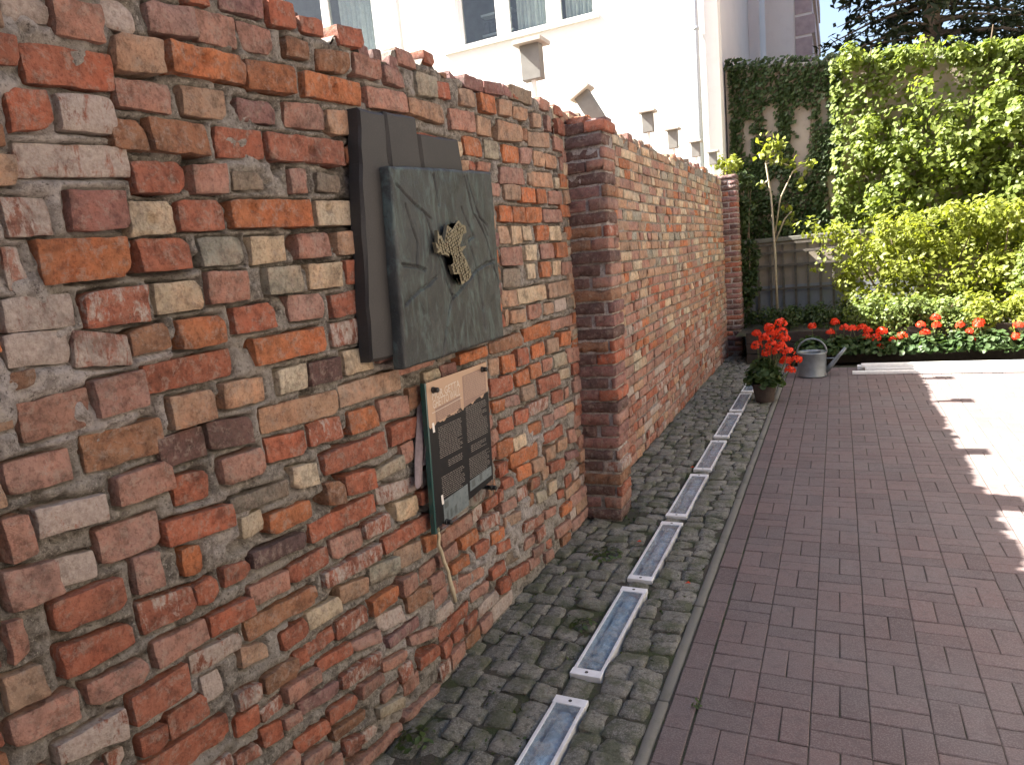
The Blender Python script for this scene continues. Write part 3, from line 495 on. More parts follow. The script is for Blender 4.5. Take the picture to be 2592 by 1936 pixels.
for (xa,xb,ya,yb,za,zb,cd) in ((.02,.15,.01,.13,2.475,2.53,'r'),(.13,.25,.10,.22,2.475,2.525,'v'),(.0,.12,.14,.24,2.475,2.56,'o')):
    V, F = block_geo(xa,xb,PIL0+ya,PIL0+yb,za,zb,int(xa*900)+77,.025,.01,.014); mesh_obj('brick', shear(V), F, M['brick'], pil, smooth=True, cols=brick_cols(len(V), cd, rng))
# -- far buttress
pil2 = empty('brick_pillar', (0,0,0)); tag(pil2, 'slim dark red brick buttress at the far end of the wall, beside the ivy', 'pillar')
specs = []; z = 0.0; k = 0
V, F = block_geo(-.1,.203,10.708,11.0,-.05,2.6,5,.08,.004); mesh_obj('mortar', V, F, M['mortar'], pil2, smooth=True)
while z < 2.58:
    hh = .066; xs = [(-.08,.21)] if k % 2 else [(-.08,.09),(.105,.21)]
    for xa, xb in xs:
        V, F = block_geo(xa,xb+rng.uniform(-.006,.006),10.7+rng.uniform(-.006,.006),11.02,z,z+hh,700+len(specs),.05,.004); specs.append((1,V,F,rng.choice('dvvrbd')))
    z += hh+.012; k += 1
lay(pil2, specs)

# ------------------------------------------------------------------ ground
gr = mesh_obj('ground', [(-60,-40,-.075),(60,-40,-.075),(60,90,-.075),(-60,90,-.075)], [(0,1,2,3)], M['soil']); gr['kind'] = 'structure'
# cobbled strip along the wall
LIGHTS = [(1.36,2.26),(2.41,3.20),(3.29,4.10),(4.20,5.06),(5.17,6.00),(6.13,7.03),(7.13,7.98),(8.08,8.92)]
cob = empty('cobbled_strip', (0,0,0)); cob['kind'] = 'structure'
nx_, ny_ = 24, 300; SX, SY = np.meshgrid(np.linspace(-.1,.88,nx_+1), np.linspace(-1.6,10.9,ny_+1)); P = np.stack([SX.ravel(), SY.ravel(), SX.ravel()*0],1)
P[:,2] = -.010 + .009*noise(P, 11, 5, 3); P[:,2] = np.where((P[:,0] > .48) & (P[:,0] < .65) & np.array([any(a_+.03 < yy < b_-.03 for a_,b_ in LIGHTS) for yy in P[:,1]]), -.075, P[:,2])
mesh_obj('joint_bed', P, [(i*(nx_+1)+k, i*(nx_+1)+k+1, (i+1)*(nx_+1)+k+1, (i+1)*(nx_+1)+k) for i in range(ny_) for k in range(nx_)], M['joint_soil'], cob, smooth=True)
def sett_mesh(seed):
    rng = random.Random(seed); g = np.array([-1,-.9,-.5,0,.5,.9,1]); n = 6; S, T = np.meshgrid(g, g); S = S.ravel(); T = T.ravel()
    r = np.maximum(np.abs(S), np.abs(T)); cut = [rng.uniform(.0,.09) for _ in range(4)]
    X = S*.5; Y = T*.5
    for (sx,sy),c in zip(((-1,-1),(1,-1),(-1,1),(1,1)),cut):
        w = np.clip((S*sx+T*sy-1.2)/.8,0,1); X = X-sx*w*c; Y = Y-sy*w*c
    P = np.stack([X,Y,np.full_like(X,seed)],1); X = X+.035*noise(P,3.0,seed,2); Y = Y+.035*noise(P,3.3,seed+4,2)
    Z = .002*(1-r**2)+.007*noise(P,5,seed+8,3) - np.where(r > .99, .007, 0) - np.where((r > .85) & (r < .99), .0015, 0) + S*rng.uniform(-.006,.006)+T*rng.uniform(-.006,.006)
    V = np.stack([X,Y,Z],1); N = n+1
    F = [(i*N+k, i*N+k+1, (i+1)*N+k+1, (i+1)*N+k) for i in range(n) for k in range(n)]
    ring = list(range(n)) + [i*N+n for i in range(n)] + [n*N+k for k in range(n,0,-1)] + [i*N for i in range(n,0,-1)]; b = len(V); m = len(ring)
    V = np.concatenate([V, V[ring], np.stack([X[ring]*.97, Y[ring]*.97, np.full(m,-.07)],1)]); F += [(b+(i+1)%m, b+i, b+m+i, b+m+(i+1)%m) for i in range(m)]
    return V, F
SETT = [sett_mesh(i+2) for i in range(9)]; SETT_ME = []
for i, (V, F) in enumerate(SETT):
    me = bpy.data.meshes.new('cobble'); me.from_pydata(V.tolist(), [], F); me.polygons.foreach_set('use_smooth', [True]*len(me.polygons)); me.materials.append(M['granite']); SETT_ME.append(me)
rng = random.Random(21); cobs = []
def in_light(y, w): return any(a-w/2-.005 < y < b+w/2+.005 for a, b in LIGHTS)
y = -1.4
while y < 10.6:
    rh = rng.uniform(.088,.125); x = -.02+rng.uniform(-.03,.03)
    while x < .83:
        w = rng.uniform(.08,.145)
        if x < .5 and x+w > .485: w = max(.05,.492-x)
        blocked = (x+w > .495 and x < .635 and in_light(y+rh/2, rh))
        pilb = (x < .27 and PIL0-.05 < y+rh/2 < PIL1+.06)
        if blocked: x = .640; continue
        if x+w > .815 and x > .6: w = .874-x
        if w > .05 and not pilb:
            cobs.append((x+w/2+rng.uniform(-.006,.006), y+rh/2+rng.uniform(-.012,.012), w-.001, rh+.002, rng.uniform(-.007,.005), rng.uniform(-.11,.11), rng.randrange(9)))
        x += w+.002
    y += rh
for (a_,b_),(c_,d_) in zip(LIGHTS[:-1],LIGHTS[1:]): cobs.append((.567,(b_+c_)/2,.118,max(.05,c_-b_-.02),-.004,rng.uniform(-.05,.05),rng.randrange(9)))
cobs = [c for c in cobs if not (.49 < c[0] < .645 and c[2] != .118 and 1.2 < c[1] < 9)]
cobs = [c for c in cobs if c[1] > 1.2] + [c for c in cobs if c[1] <= 1.2]
vis = sorted([c for c in cobs if c[1] > 1.25], key=lambda c: c[1]); near = vis[:300]; rest = vis[300:] + [c for c in cobs if c[1] <= 1.25]
for (x,y,w,h,z,rz,mi) in near:
    o = bpy.data.objects.new('cobble', SETT_ME[mi]); o.location = (x,y,z); o.rotation_euler = (rng.uniform(-.05,.05),rng.uniform(-.05,.05),rz); o.scale = (w,h,1); link(o, cob)
mb = MB()
for (x,y,w,h,z,rz,mi) in rest:
    V, F = SETT[mi]; c, s_ = math.cos(rz), math.sin(rz); W = V*np.array([w,h,1]); mb.add(np.stack([W[:,0]*c-W[:,1]*s_+x, W[:,0]*s_+W[:,1]*c+y, W[:,2]+z],1), F)
o = mb.build('cobble_infill', M['granite'], cob, smooth=True); o['kind'] = 'stuff'
# concrete edging, in lengths
ke = empty('kerb_edging', (0,0,0)); ke['kind'] = 'structure'
y = -1.4
while y < 9.6:
    V, F = block_geo(.880,.924,y+.004,y+.75,-.07,.0+rng.uniform(-.004,.002),int(y*40)+90,.06,.0025,.006); mesh_obj('edging_stone', V, F, M['old_kerb'], ke, smooth=True); y += .752
# block paving: one border row, then basket weave
pav = empty('paved_yard', (0,0,0)); pav['kind'] = 'structure'
mesh_obj('joint_bed', [(.925,-12,-.007),(14,-12,-.007),(14,9.72,-.007),(.925,9.72,-.007)], [(0,1,2,3)], M['joint_soil'], pav)
def paver_mesh(L, W):
    mb = MB(); a, b = L/2, W/2; e = .0035
    V = [(-a,-b,-.05),(a,-b,-.05),(a,b,-.05),(-a,b,-.05),(-a,-b,-e),(a,-b,-e),(a,b,-e),(-a,b,-e),(-a+e,-b+e,0),(a-e,-b+e,0),(a-e,b-e,0),(-a+e,b-e,0)]
    F = [(0,1,5,4),(1,2,6,5),(2,3,7,6),(3,0,4,7),(4,5,9,8),(5,6,10,9),(6,7,11,10),(7,4,8,11),(8,9,10,11)]
    return V, F
B = .192; PV, PF = paver_mesh(B-.003, B/2-.003); pm = bpy.data.meshes.new('paver'); pm.from_pydata(PV, [], PF); pm.materials.append(M['paver'])
plist = []; y = -11.8
while y < 9.6: plist.append((.93+B/4+.002, y+B/2, PI/2)); y += B
iy = 0; y = -11.8+.04
while y < 9.55:
    ix = 0; x = 1.034
    while x < 9.5:
        if (ix+iy) % 2: plist += [(x+B/2, y+B/4, 0), (x+B/2, y+3*B/4, 0)]
        else: plist += [(x+B/4, y+B/2, PI/2), (x+3*B/4, y+B/2, PI/2)]
        x += B; ix += 1
    y += B; iy += 1
def seen(p):   # stands in the yard that the photo shows (ground in front of the camera, by bearing from where one stands)
    dx, dy = p[0]-1.53, p[1]; return dy > 1.95 and dx < .42*dy
vis = sorted([p for p in plist if seen(p)], key=lambda p: (p[0]-1.53)**2+p[1]**2); near = vis[:300]; rest = vis[300:] + [p for p in plist if not seen(p)]
def pz(x, y): return .0025*math.sin(x*2.1+.6)*math.sin(y*1.3) + random.uniform(-.0016,.0016)
for (x,y,rz) in near:
    o = bpy.data.objects.new('paver', pm); o.location = (x,y,pz(x,y)); o.rotation_euler = (random.uniform(-.013,.013), random.uniform(-.013,.013), rz+random.uniform(-.014,.014)); link(o, pav)
VV = []; FF = []; n = 0; PVn = np.array(PV)
for (x,y,rz) in rest:
    c, s_ = math.cos(rz), math.sin(rz); VV.append(np.stack([PVn[:,0]*c-PVn[:,1]*s_+x, PVn[:,0]*s_+PVn[:,1]*c+y, PVn[:,2]+pz(x,y)],1)); FF += [tuple(i+n for i in f) for f in PF]; n += len(PVn)
o = mesh_obj('paver_infill', np.concatenate(VV), FF, M['paver'], pav); o['kind'] = 'stuff'

# ------------------------------------------------------------------ recessed ground lights
LN = ['nearest, cut off by the picture edge', 'second', 'third', 'fourth', 'fifth', 'sixth', 'seventh', 'farthest, beside the flower pot']
for i, (a, b) in enumerate(LIGHTS):
    x0, x1 = .502, .632; g = empty('ground_light', (.567,(a+b)/2,0)); yc = (a+b)/2; h = (b-a)/2; w = .065
    tag(g, ('long recessed metal ground light, ' + LN[i] + (' in the row among the cobbles' if 0 < i < 7 else '')), 'ground light', 'ground lights set in the cobbles along the wall')
    mb = MB(); mb.box(-w,-w+.0135,-h+.045,h-.045,-.07,.008,.002); mb.build('side_rail', M['aluminium'], g)
    mb = MB(); mb.box(w-.0135,w,-h+.045,h-.045,-.07,.008,.002); mb.build('side_rail', M['aluminium'], g)
    for s in (-1,1):
        y0, y1 = sorted((s*h, s*(h-.046))); mb = MB(); mb.box(-w-.002,w+.002,y0,y1,-.07,.0095,.002); p = mb.build('end_plate', M['cap_white'], g)
        mb = MB(); mb.lathe([(.001,.0105),(.0065,.0108),(.0075,.0098)],0,s*(h-.023),12); mb.build('screw', M['black_rubber'], p)
    V = [(-w+.014,-h+.046,.0),(-w+.022,-h+.046,-.045),(w-.022,-h+.046,-.045),(w-.014,-h+.046,.0),(-w+.014,h-.046,.0),(-w+.022,h-.046,-.045),(w-.022,h-.046,-.045),(w-.014,h-.046,.0)]
    mesh_obj('reflector', V, [(0,1,5,4),(1,2,6,5),(2,3,7,6)], M['lamp_tray'], g)
    k = 10; V = []; L_ = h-.075
    for yy in (-L_,L_): V += [(.036*math.cos(PI*j/k), yy, -.034+.031*math.sin(PI*j/k)) for j in range(k+1)]
    mesh_obj('diffuser', V, [(j,j+1,k+2+j,k+1+j) for j in range(k)]+[tuple(range(k+1)),tuple(range(2*k+1,k,-1))], M['diffuser'], g, smooth=True)
    mb = MB(); mb.box(-w+.014,w-.014,-h+.0465,h-.0465,.001,.005); mb.build('glass_pane', M['lamp_glass'], g)

# ------------------------------------------------------------------ bronze relief on the wall
rel = empty('memorial_relief', (0,0,0)); tag(rel, 'dark bronze memorial relief with cracked square panel and gilt map on the brick wall', 'relief')
YZ = ((0,1,0),(0,0,1))
def slab(poly, x0, x1, name, mat, bev=.012):
    # bevelled prism: outline at x0, slightly inset outline at x1
    c = np.mean(poly, 0); n = len(poly); ins = [tuple(np.array(p)+(c-np.array(p))/np.linalg.norm(c-np.array(p))*bev) for p in poly]
    V = [(x0,*p) for p in poly] + [(x1-bev,*p) for p in poly] + [(x1,*p) for p in ins]
    F = [(i,(i+1)%n,n+(i+1)%n,n+i) for i in range(n)] + [(n+i,n+(i+1)%n,2*n+(i+1)%n,2*n+i) for i in range(n)] + [tuple(range(2*n,3*n))]
    return mesh_obj(name, V, F, mat, rel)
def rough_poly(p, seed, step=.04, amp=.004):
    out = []; rng = random.Random(seed)
    for i in range(len(p)):
        a, b = np.array(p[i]), np.array(p[(i+1)%len(p)]); k = max(1,int(np.linalg.norm(b-a)/step))
        for j in range(k): out.append(tuple(a+(b-a)*j/k + (rng.uniform(-amp,amp), rng.uniform(-amp,amp))))
    return out
slab(rough_poly([(2.045,2.262),(2.185,2.268),(2.155,1.72),(2.09,1.405),(1.93,1.405),(1.985,1.9)],1,.06,.004), .015,.07,'backing_slab',M['cast_black'])
slab(rough_poly([(2.19,2.272),(2.395,2.282),(2.40,2.06),(2.19,2.05)],2,.06,.002), .015,.072,'backing_block',M['cast_black'])
slab(rough_poly([(2.412,2.222),(2.725,2.236),(2.755,2.05),(2.415,2.05)],3,.06,.002), .015,.068,'backing_block',M['cast_black'])
slab(rough_poly([(2.16,2.1),(2.75,2.1),(2.72,1.42),(2.10,1.42)],4,.08,.002), .015,.062,'backing_plate',M['cast_black'])
# the square relief panel: a height field with the cracks cut in
PC = dict(TL=(2.117,2.072),TR=(2.926,2.111),BR=(2.889,1.361),BL=(2.056,1.355))
CR = [[(2.134,1.999),(2.24,1.95),(2.353,1.89)],[(2.652,2.074),(2.7,1.929),(2.795,1.821),(2.889,1.585)],[(2.607,1.941),(2.685,1.822),(2.641,1.808)],[(2.454,1.585),(2.365,1.756),(2.307,1.912)],[(2.454,1.585),(2.314,1.367)],
      [(2.454,1.585),(2.696,1.685),(2.862,1.717)],[(2.112,1.578),(2.221,1.635),(2.346,1.673)],[(2.121,1.726),(2.262,1.706)],[(2.641,1.808),(2.689,1.654),(2.708,1.433)],[(2.403,2.057),(2.421,1.949)],[(2.754,1.904),(2.836,1.863)],[(2.183,1.935),(2.224,1.802),(2.204,1.72)],[(2.683,2.077),(2.744,1.935),(2.826,1.822)]]
nx, ny = 170, 150; S, T = np.meshgrid(np.linspace(0,1,nx+1), np.linspace(0,1,ny+1)); S = S.ravel(); T = T.ravel()
bil = lambda k: (1-T)*((1-S)*PC['TL'][k]+S*PC['TR'][k]) + T*((1-S)*PC['BL'][k]+S*PC['BR'][k])
U, Z = bil(0), bil(1); P = np.stack([U*0,U,Z],1); edge = np.minimum(np.minimum(S,1-S)*.78, np.minimum(T,1-T)*.71)
U += np.where(edge < 1e-6, .004*noise(P,12,3,3), 0); Z += np.where(edge < 1e-6, .004*noise(P,12,8,3), 0)
X = .116 + .004*noise(P,4.5,2,3) + .002*noise(P,28,4,3) - np.clip(1-edge/.010,0,1)**2*.010
PU = U + .012*noise(P,7,31,2); PZ = Z + .012*noise(P,7,37,2)
for ci, L in enumerate(CR):
    dmin = np.full(len(U), 9.)
    for (a,b),(c,d) in zip(L[:-1],L[1:]):
        tt = np.clip(((PU-a)*(c-a)+(PZ-b)*(d-b))/((c-a)**2+(d-b)**2),0,1); dmin = np.minimum(dmin, np.hypot(PU-a-tt*(c-a), PZ-b-tt*(d-b)))
    X -= .012*np.exp(-(dmin/.0042)**2); X += .002*np.exp(-((dmin-.012)/.006)**2)*(ci % 2)
n = nx+1; F = [(i*n+k,(i+1)*n+k,(i+1)*n+k+1,i*n+k+1) for i in range(ny) for k in range(nx)]
ring = list(range(nx)) + [i*n+nx for i in range(ny)] + [ny*n+k for k in range(nx,0,-1)] + [i*n for i in range(ny,0,-1)]; b0 = len(U); m = len(ring)
V = np.concatenate([np.stack([X,U,Z],1), np.stack([np.full(m,.066),U[ring],Z[ring]],1)]); F += [(ring[i],ring[(i+1)%m],b0+(i+1)%m,b0+i) for i in range(m)]
panel = mesh_obj('relief_panel', V, F, M['bronze'], rel, smooth=True)
GOLD = [(2.339,1.847),(2.35,1.823),(2.361,1.827),(2.371,1.809),(2.381,1.8),(2.394,1.823),(2.417,1.866),(2.433,1.869),(2.448,1.852),(2.458,1.854),(2.493,1.877),(2.512,1.886),(2.533,1.87),(2.564,1.865),(2.568,1.837),(2.535,1.83),(2.52,1.807),(2.492,1.778),(2.557,1.784),(2.51,1.76),(2.531,1.739),(2.552,1.71),(2.573,1.664),(2.543,1.644),(2.481,1.629),(2.47,1.652),(2.47,1.674),(2.43,1.674),(2.412,1.711),(2.434,1.719),(2.433,1.738),(2.378,1.754),(2.354,1.753),(2.342,1.765),(2.321,1.76),(2.313,1.803),(2.328,1.79)]
bm = bmesh.new(); vs = [bm.verts.new((.146,a,b)) for a,b in GOLD]; f = bm.faces.new(vs); r = bmesh.ops.triangulate(bm, faces=[f])
ex = bmesh.ops.extrude_face_region(bm, geom=bm.faces[:]); bmesh.ops.translate(bm, verts=[v for v in ex['geom'] if isinstance(v, bmesh.types.BMVert)], vec=(-.015,0,0))
bm.verts.index_update(); mp = mesh_obj('map_relief', [v.co[:] for v in bm.verts], [[v.index for v in f.verts] for f in bm.faces], M['gilt'], rel); bm.free()
# raised street blocks on the map
rng = random.Random(4); mb = MB()
def inside(p, poly):
    c = False; j = len(poly)-1
    for i in range(len(poly)):
        if (poly[i][1] > p[1]) != (poly[j][1] > p[1]) and p[0] < (poly[j][0]-poly[i][0])*(p[1]-poly[i][1])/(poly[j][1]-poly[i][1])+poly[i][0]: c = not c
        j = i
    return c
g0c = np.array(GOLD).mean(0); th = .35; ct, st = math.cos(th), math.sin(th)
for i in range(-16,17):
    for j in range(-14,15):
        w, hh = .012, .009; cx, cz = i*.0165, j*.0125; u, z = g0c[0]+cx*ct-cz*st, g0c[1]+cx*st+cz*ct
        q = [(u+a*ct-b*st, z+a*st+b*ct) for a,b in ((-w/2,-hh/2),(w/2,-hh/2),(w/2,hh/2),(-w/2,hh/2))]
        if all(inside(p, GOLD) for p in q): mb.prism(q, (0,1,0),(0,0,1),(.1455,0,0),(rng.uniform(.003,.008),0,0))
o = mb.build('city_block', M['gilt'], mp); o['kind'] = 'stuff'
g0 = np.array(GOLD).mean(0)
for (du,dz) in ((-.05,.04),(.03,.05),(.05,-.06),(.01,-.01)): mb = MB(); mb.tube([(.10,g0[0]+du,g0[1]+dz),(.132,g0[0]+du,g0[1]+dz)], .006, 8); mb.build('support_pin', M['cast_black'], rel)

# ------------------------------------------------------------------ glass information sign
sg = empty('glass_sign', (0,0,0)); tag(sg, 'upright glass information sign with black print below a painted tan reflection, bolted below the bronze relief', 'sign')
SP = dict(TL=(2.252,1.268),TR=(2.772,1.264),BR=(2.718,.650),BL=(2.205,.668))
def sp(s, t): # position on the sign, s across, t down
    return tuple((1-t)*((1-s)*SP['TL'][k]+s*SP['TR'][k]) + t*((1-s)*SP['BL'][k]+s*SP['BR'][k]) for k in (0,1))
def flat(name, polys, x, mat, parent):
    V = []; F = []
    for p in polys: F.append(tuple(range(len(V), len(V)+len(p)))); V += [(x,*sp(s,t)) for s,t in p]
    return mesh_obj(name, V, F, mat, parent)
mb = MB(); mb.prism([sp(0,0),sp(1,0),sp(1,1),sp(0,1)], (0,1,0),(0,0,1),(.058,0,0),(.010,0,0)); pane = mb.build('glass_pane', M['glass'], sg)
mb = MB(); mb.prism([sp(-.022,-.002),sp(-.0015,-.002),sp(-.0015,1.002),sp(-.022,1.002)], (0,1,0),(0,0,1),(.048,0,0),(.021,0,0)); mb.build('glass_edge', M['glass_edge'], sg)
rng = random.Random(8)
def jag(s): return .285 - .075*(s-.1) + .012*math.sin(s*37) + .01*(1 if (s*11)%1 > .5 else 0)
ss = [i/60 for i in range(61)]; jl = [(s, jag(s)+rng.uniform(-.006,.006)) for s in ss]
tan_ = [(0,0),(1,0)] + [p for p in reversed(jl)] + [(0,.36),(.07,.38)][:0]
prt = flat('painted_reflection', [[(0.0,.0)]+[(1,0)]+list(reversed(jl))], .0690, M['reflection_tan'], sg)  # mirrored sunlit facade painted as flat tan across the top of the sign
flat('black_print', [jl+[(1,.88),(0.0,.97)]], .0687, M['print_black'], prt)
flat('text_block', [[(.1,.185),(.5,.165),(.5,jag(.5)),(.1,jag(.1))],[(.55,.04),(.97,.03),(.97,jag(.97)),(.55,jag(.55))]], .0693, M['print_brown'], prt)
def lines(cols, mat, name, x, thick=.42):
    polys = []
    for (s0,s1,t0,t1,n) in cols:
        for i in range(n):
            t = t0+(t1-t0)*(i+.5)/n; hgt = (t1-t0)/n*thick; s = s0+.01*rng.random(); end = s1-(rng.random()*.12 if rng.random() < .35 else rng.random()*.02)
            while s < end-.008:
                w = rng.uniform(.012,.045); e = min(s+w,end); polys.append([(s,t-hgt/2),(e,t-hgt/2),(e,t+hgt/2),(s,t+hgt/2)]); s = e+.009
    o = flat(name, polys, x, mat, prt); o['kind'] = 'stuff'; return o
lines([(.12,.5,.195,.28,7),(.57,.96,.045,.215,13)], M['print_light'], 'small_print', .0697, .35)
lines([(.12,.5,.315,.53,17),(.57,.96,.265,.52,19),(.24,.48,.56,.61,4),(.62,.92,.545,.60,4),(.12,.5,.65,.80,11),(.57,.96,.63,.78,12)], M['print_grey'], 'small_print', .0695, .3)
flat('photo_print', [[(.12,.815),(.525,.80),(.525,.955),(.12,.975)]], .0695, M['print_photo'], prt)
flat('photo_print', [[(.565,.79),(.97,.775),(.97,.845),(.565,.865)]], .0695, M['print_photo'], prt)
for pg in [[(.60,.80),(.66,.797),(.66,.845),(.60,.85)],[(.135,.83),(.20,.825),(.20,.87),(.135,.875)],[(.16,.91),(.19,.90),(.19,.965),(.16,.97)],[(.22,.90),(.25,.895),(.25,.955),(.22,.96)],[(.29,.90),(.33,.885),(.33,.95),(.29,.955)],[(.74,.785),(.79,.782),(.79,.835),(.74,.84)]]: flat('photo_figure', [pg], .0698, M['print_photo_dark'], prt)
def text_mesh(body, size, name):
    cu = bpy.data.curves.new(name, 'FONT'); cu.body = body; cu.size = size; cu.resolution_u = 2; tmp = bpy.data.objects.new('tmp', cu); COL.objects.link(tmp)
    bpy.context.view_layer.update(); me = bpy.data.meshes.new_from_object(tmp.evaluated_get(bpy.context.evaluated_depsgraph_get())); bpy.data.objects.remove(tmp); return me
for body, s, t, tw, thh in (('MUR GETTA', .07,.125,.43,.052), ('GHETTO WALL', .07,.182,.43,.055)):
    me = text_mesh(body, 1.0, 'title_text'); C = np.array([v.co[:] for v in me.vertices]); mn, mx = C.min(0), C.max(0)
    a = (C[:,0]-mn[0])/(mx[0]-mn[0]); b = (C[:,1]-mn[1])/(mx[1]-mn[1])
    V = [(.0700,*sp(s+tw*ai, t-thh*bi-.02*ai)) for ai,bi in zip(a,b)]; mesh_obj('title_text', V, [tuple(p.vertices) for p in me.polygons], M['print_white'], prt)
flat('title_rule', [[(.05,.205),(.52,.182),(.52,.186),(.05,.209)]], .0700, M['print_white'], prt)
for (s,t) in ((.055,.30),(.11,.80)): flat('white_tape', [[(s-.018,t-.03),(s+.012,t-.03),(s+.02,t+.035),(s-.01,t+.035)]], .0706, M['tape'], sg)
for (s,t) in ((.085,.058),(.905,.042),(.145,.965),(.945,.935)):
    u, z = sp(s,t); mb = MB(); mb.tube([(.0,u,z),(.0575,u,z)], .010, 12); mb.tube([(.0702,u,z),(.076,u,z),(.078,u,z),(.094,u,z),(.098,u,z)], [.013,.013,.0105,.0105,.006], 14); mb.build('standoff_bolt', M['black_rubber'], sg)
# ribbons behind the sign, dry stem below it
def ribbon(name, pts, w0, w1, label, yaw):
    V = []; F = []; k = 3; n = len(pts)
    for i,(x,u,z) in enumerate(pts):
        w = w0+(w1-w0)*i/(n-1)
        for j in range(k+1):
            q = j/k-.5; V.append((x+.012*math.sin(q*5+i*.7)*yaw, u+q*w, z))
    for i in range(n-1):
        for j in range(k): F.append((i*(k+1)+j,i*(k+1)+j+1,(i+1)*(k+1)+j+1,(i+1)*(k+1)+j))
    o = mesh_obj(name, V, F, M['ribbon_cloth'], None, smooth=True); md = o.modifiers.new('s','SOLIDIFY'); md.thickness = .002; md2 = o.modifiers.new('b','SUBSURF'); md2.levels = 1; md2.render_levels = 2
    tag(o, label, 'ribbon', 'ribbons behind the glass sign')
ribbon('ribbon', [(.025,2.262,1.20),(.032,2.242,1.10),(.03,2.212,1.0),(.034,2.19,.93),(.036,2.17,.87)], .022,.085, 'longer faded mauve-grey ribbon hanging behind the left edge of the glass sign', 1)
ribbon('ribbon', [(.035,2.268,1.19),(.044,2.252,1.10),(.046,2.238,1.02),(.042,2.228,.96),(.044,2.222,.945)], .02,.055, 'shorter grey ribbon tucked close against the left edge of the glass sign', -1)
mb = MB(); mb.tube([(.045,2.235,.70),(.05,2.246,.64),(.045,2.240,.60),(.05,2.248,.57),(.048,2.262,.52),(.055,2.275,.47),(.052,2.282,.43),(.058,2.286,.385),(.062,2.292,.33)], [.005,.007,.008,.0085,.008,.0075,.009,.010,.008], 8)
ds = mb.build('dry_stem', M['pale_stem'], None, smooth=True); tag(ds, 'crooked pale dry stem hanging below the glass sign against the bricks', 'stem')

# ------------------------------------------------------------------ foliage helpers
def leaves(C, N, size, name, mat, parent, aspect=.62, fold=.25, seed=0):
    """many single leaves (two folded faces each) in one mesh; C centres, N facing, size per leaf"""
    rs = np.random.RandomState(seed); C = np.asarray(C,float); N = np.asarray(N,float); n = len(C); N = N/np.maximum(np.linalg.norm(N,axis=1,keepdims=True),1e-6)
    size = np.broadcast_to(size,(n,)); R = rs.normal(size=(n,3)); A = R-(R*N).sum(1,keepdims=True)*N; A /= np.maximum(np.linalg.norm(A,axis=1,keepdims=True),1e-6); Bv = np.cross(N,A)
    s = size[:,None]; tip = C+A*s*.55; tail = C-A*s*.5; l = C+Bv*s*aspect*.5+N*s*fold*.5-A*s*.08; r = C-Bv*s*aspect*.5+N*s*fold*.5-A*s*.08
    V = np.stack([tail,l,tip,r],1).reshape(-1,3); i = np.arange(n)*4
    F = np.concatenate([np.stack([i,i+1,i+2],1), np.stack([i,i+2,i+3],1)])
    me = bpy.data.meshes.new(name); me.vertices.add(len(V)); me.vertices.foreach_set('co', V.ravel()); me.loops.add(F.size); me.loops.foreach_set('vertex_index', F.ravel().astype(np.int32))
    me.polygons.add(len(F)); me.polygons.foreach_set('loop_start', np.arange(0,F.size,3).astype(np.int32)); me.polygons.foreach_set('loop_total', np.full(len(F),3,np.int32)); me.update(calc_edges=True); me.validate()
    me.materials.append(mat); o = bpy.data.objects.new(name, me); return link(o, parent)
def clumps(n, per, lo, hi, r, seed, keep=None):
    rs = np.random.RandomState(seed); cc = rs.uniform(lo,hi,(n,3))
    if keep is not None: cc = cc[[bool(keep(c)) for c in cc]]
    rr = r*rs.uniform(.6,1.3,len(cc)); D = rs.normal(size=(len(cc),per,3)); D /= np.linalg.norm(D,axis=2,keepdims=True); rad = rs.uniform(.35,1,(len(cc),per,1))**.6
    P = cc[:,None,:]+D*rad*rr[:,None,None]; return P.reshape(-1,3), (D+rs.normal(size=D.shape)*.5).reshape(-1,3)
# moss and weeds in the cobble joints
rs = np.random.RandomState(3); n = 9000; C = np.stack([rs.uniform(.0,.86,n), 1.2+9*rs.rand(n)**1.6, rs.uniform(-.026,-.002,n)],1); k = noise(C*[1,1,0],2.6,4,3) > -.1; C = C[k & ~((C[:,0] > .49) & (C[:,0] < .645))]
mo = leaves(C, rs.normal(size=(len(C),3))*.6+[0,0,.7], rs.uniform(.009,.026,len(C)), 'moss', M['moss'], None, .5, .2, 5); tag(mo, 'green moss and tiny weeds growing in the joints between the cobbles', 'moss', kind='stuff')
def weed(x, y, r, n, label, seed):
    rs = np.random.RandomState(seed); a = rs.uniform(0,2*PI,n); d = r*np.sqrt(rs.rand(n)); C = np.stack([x+d*np.cos(a), y+d*np.sin(a), .012+.04*rs.rand(n)*(1-d/r)],1)
    g = empty('weed', (x,y,0)); g.location = (0,0,0)
    leaves(C, np.stack([np.cos(a)*.5,np.sin(a)*.5,np.ones(n)],1), rs.uniform(.018,.04,n)*min(1,.4+r*12), 'foliage', M['moss'], g, .6,.2,seed); mb = MB(); mb.tube([(x,y,-.03),(x,y,.02)],.003,5); mb.build('stem', M['stem_green'], g); tag(g, label, 'weed', 'weeds between the cobbles')
weed(.30,3.55,.10,70,'low green weed between the cobbles at the foot of the near buttress',1)
weed(.43,2.78,.06,34,'leafy weed touching the third ground light from the picture edge'.replace('third','second'),2)
weed(.10,1.85,.08,45,'weed clump at the wall foot near the bottom edge of the picture',3)
weed(1.03,2.35,.016,12,'tiny weed in the paving joint beside the border row',4)
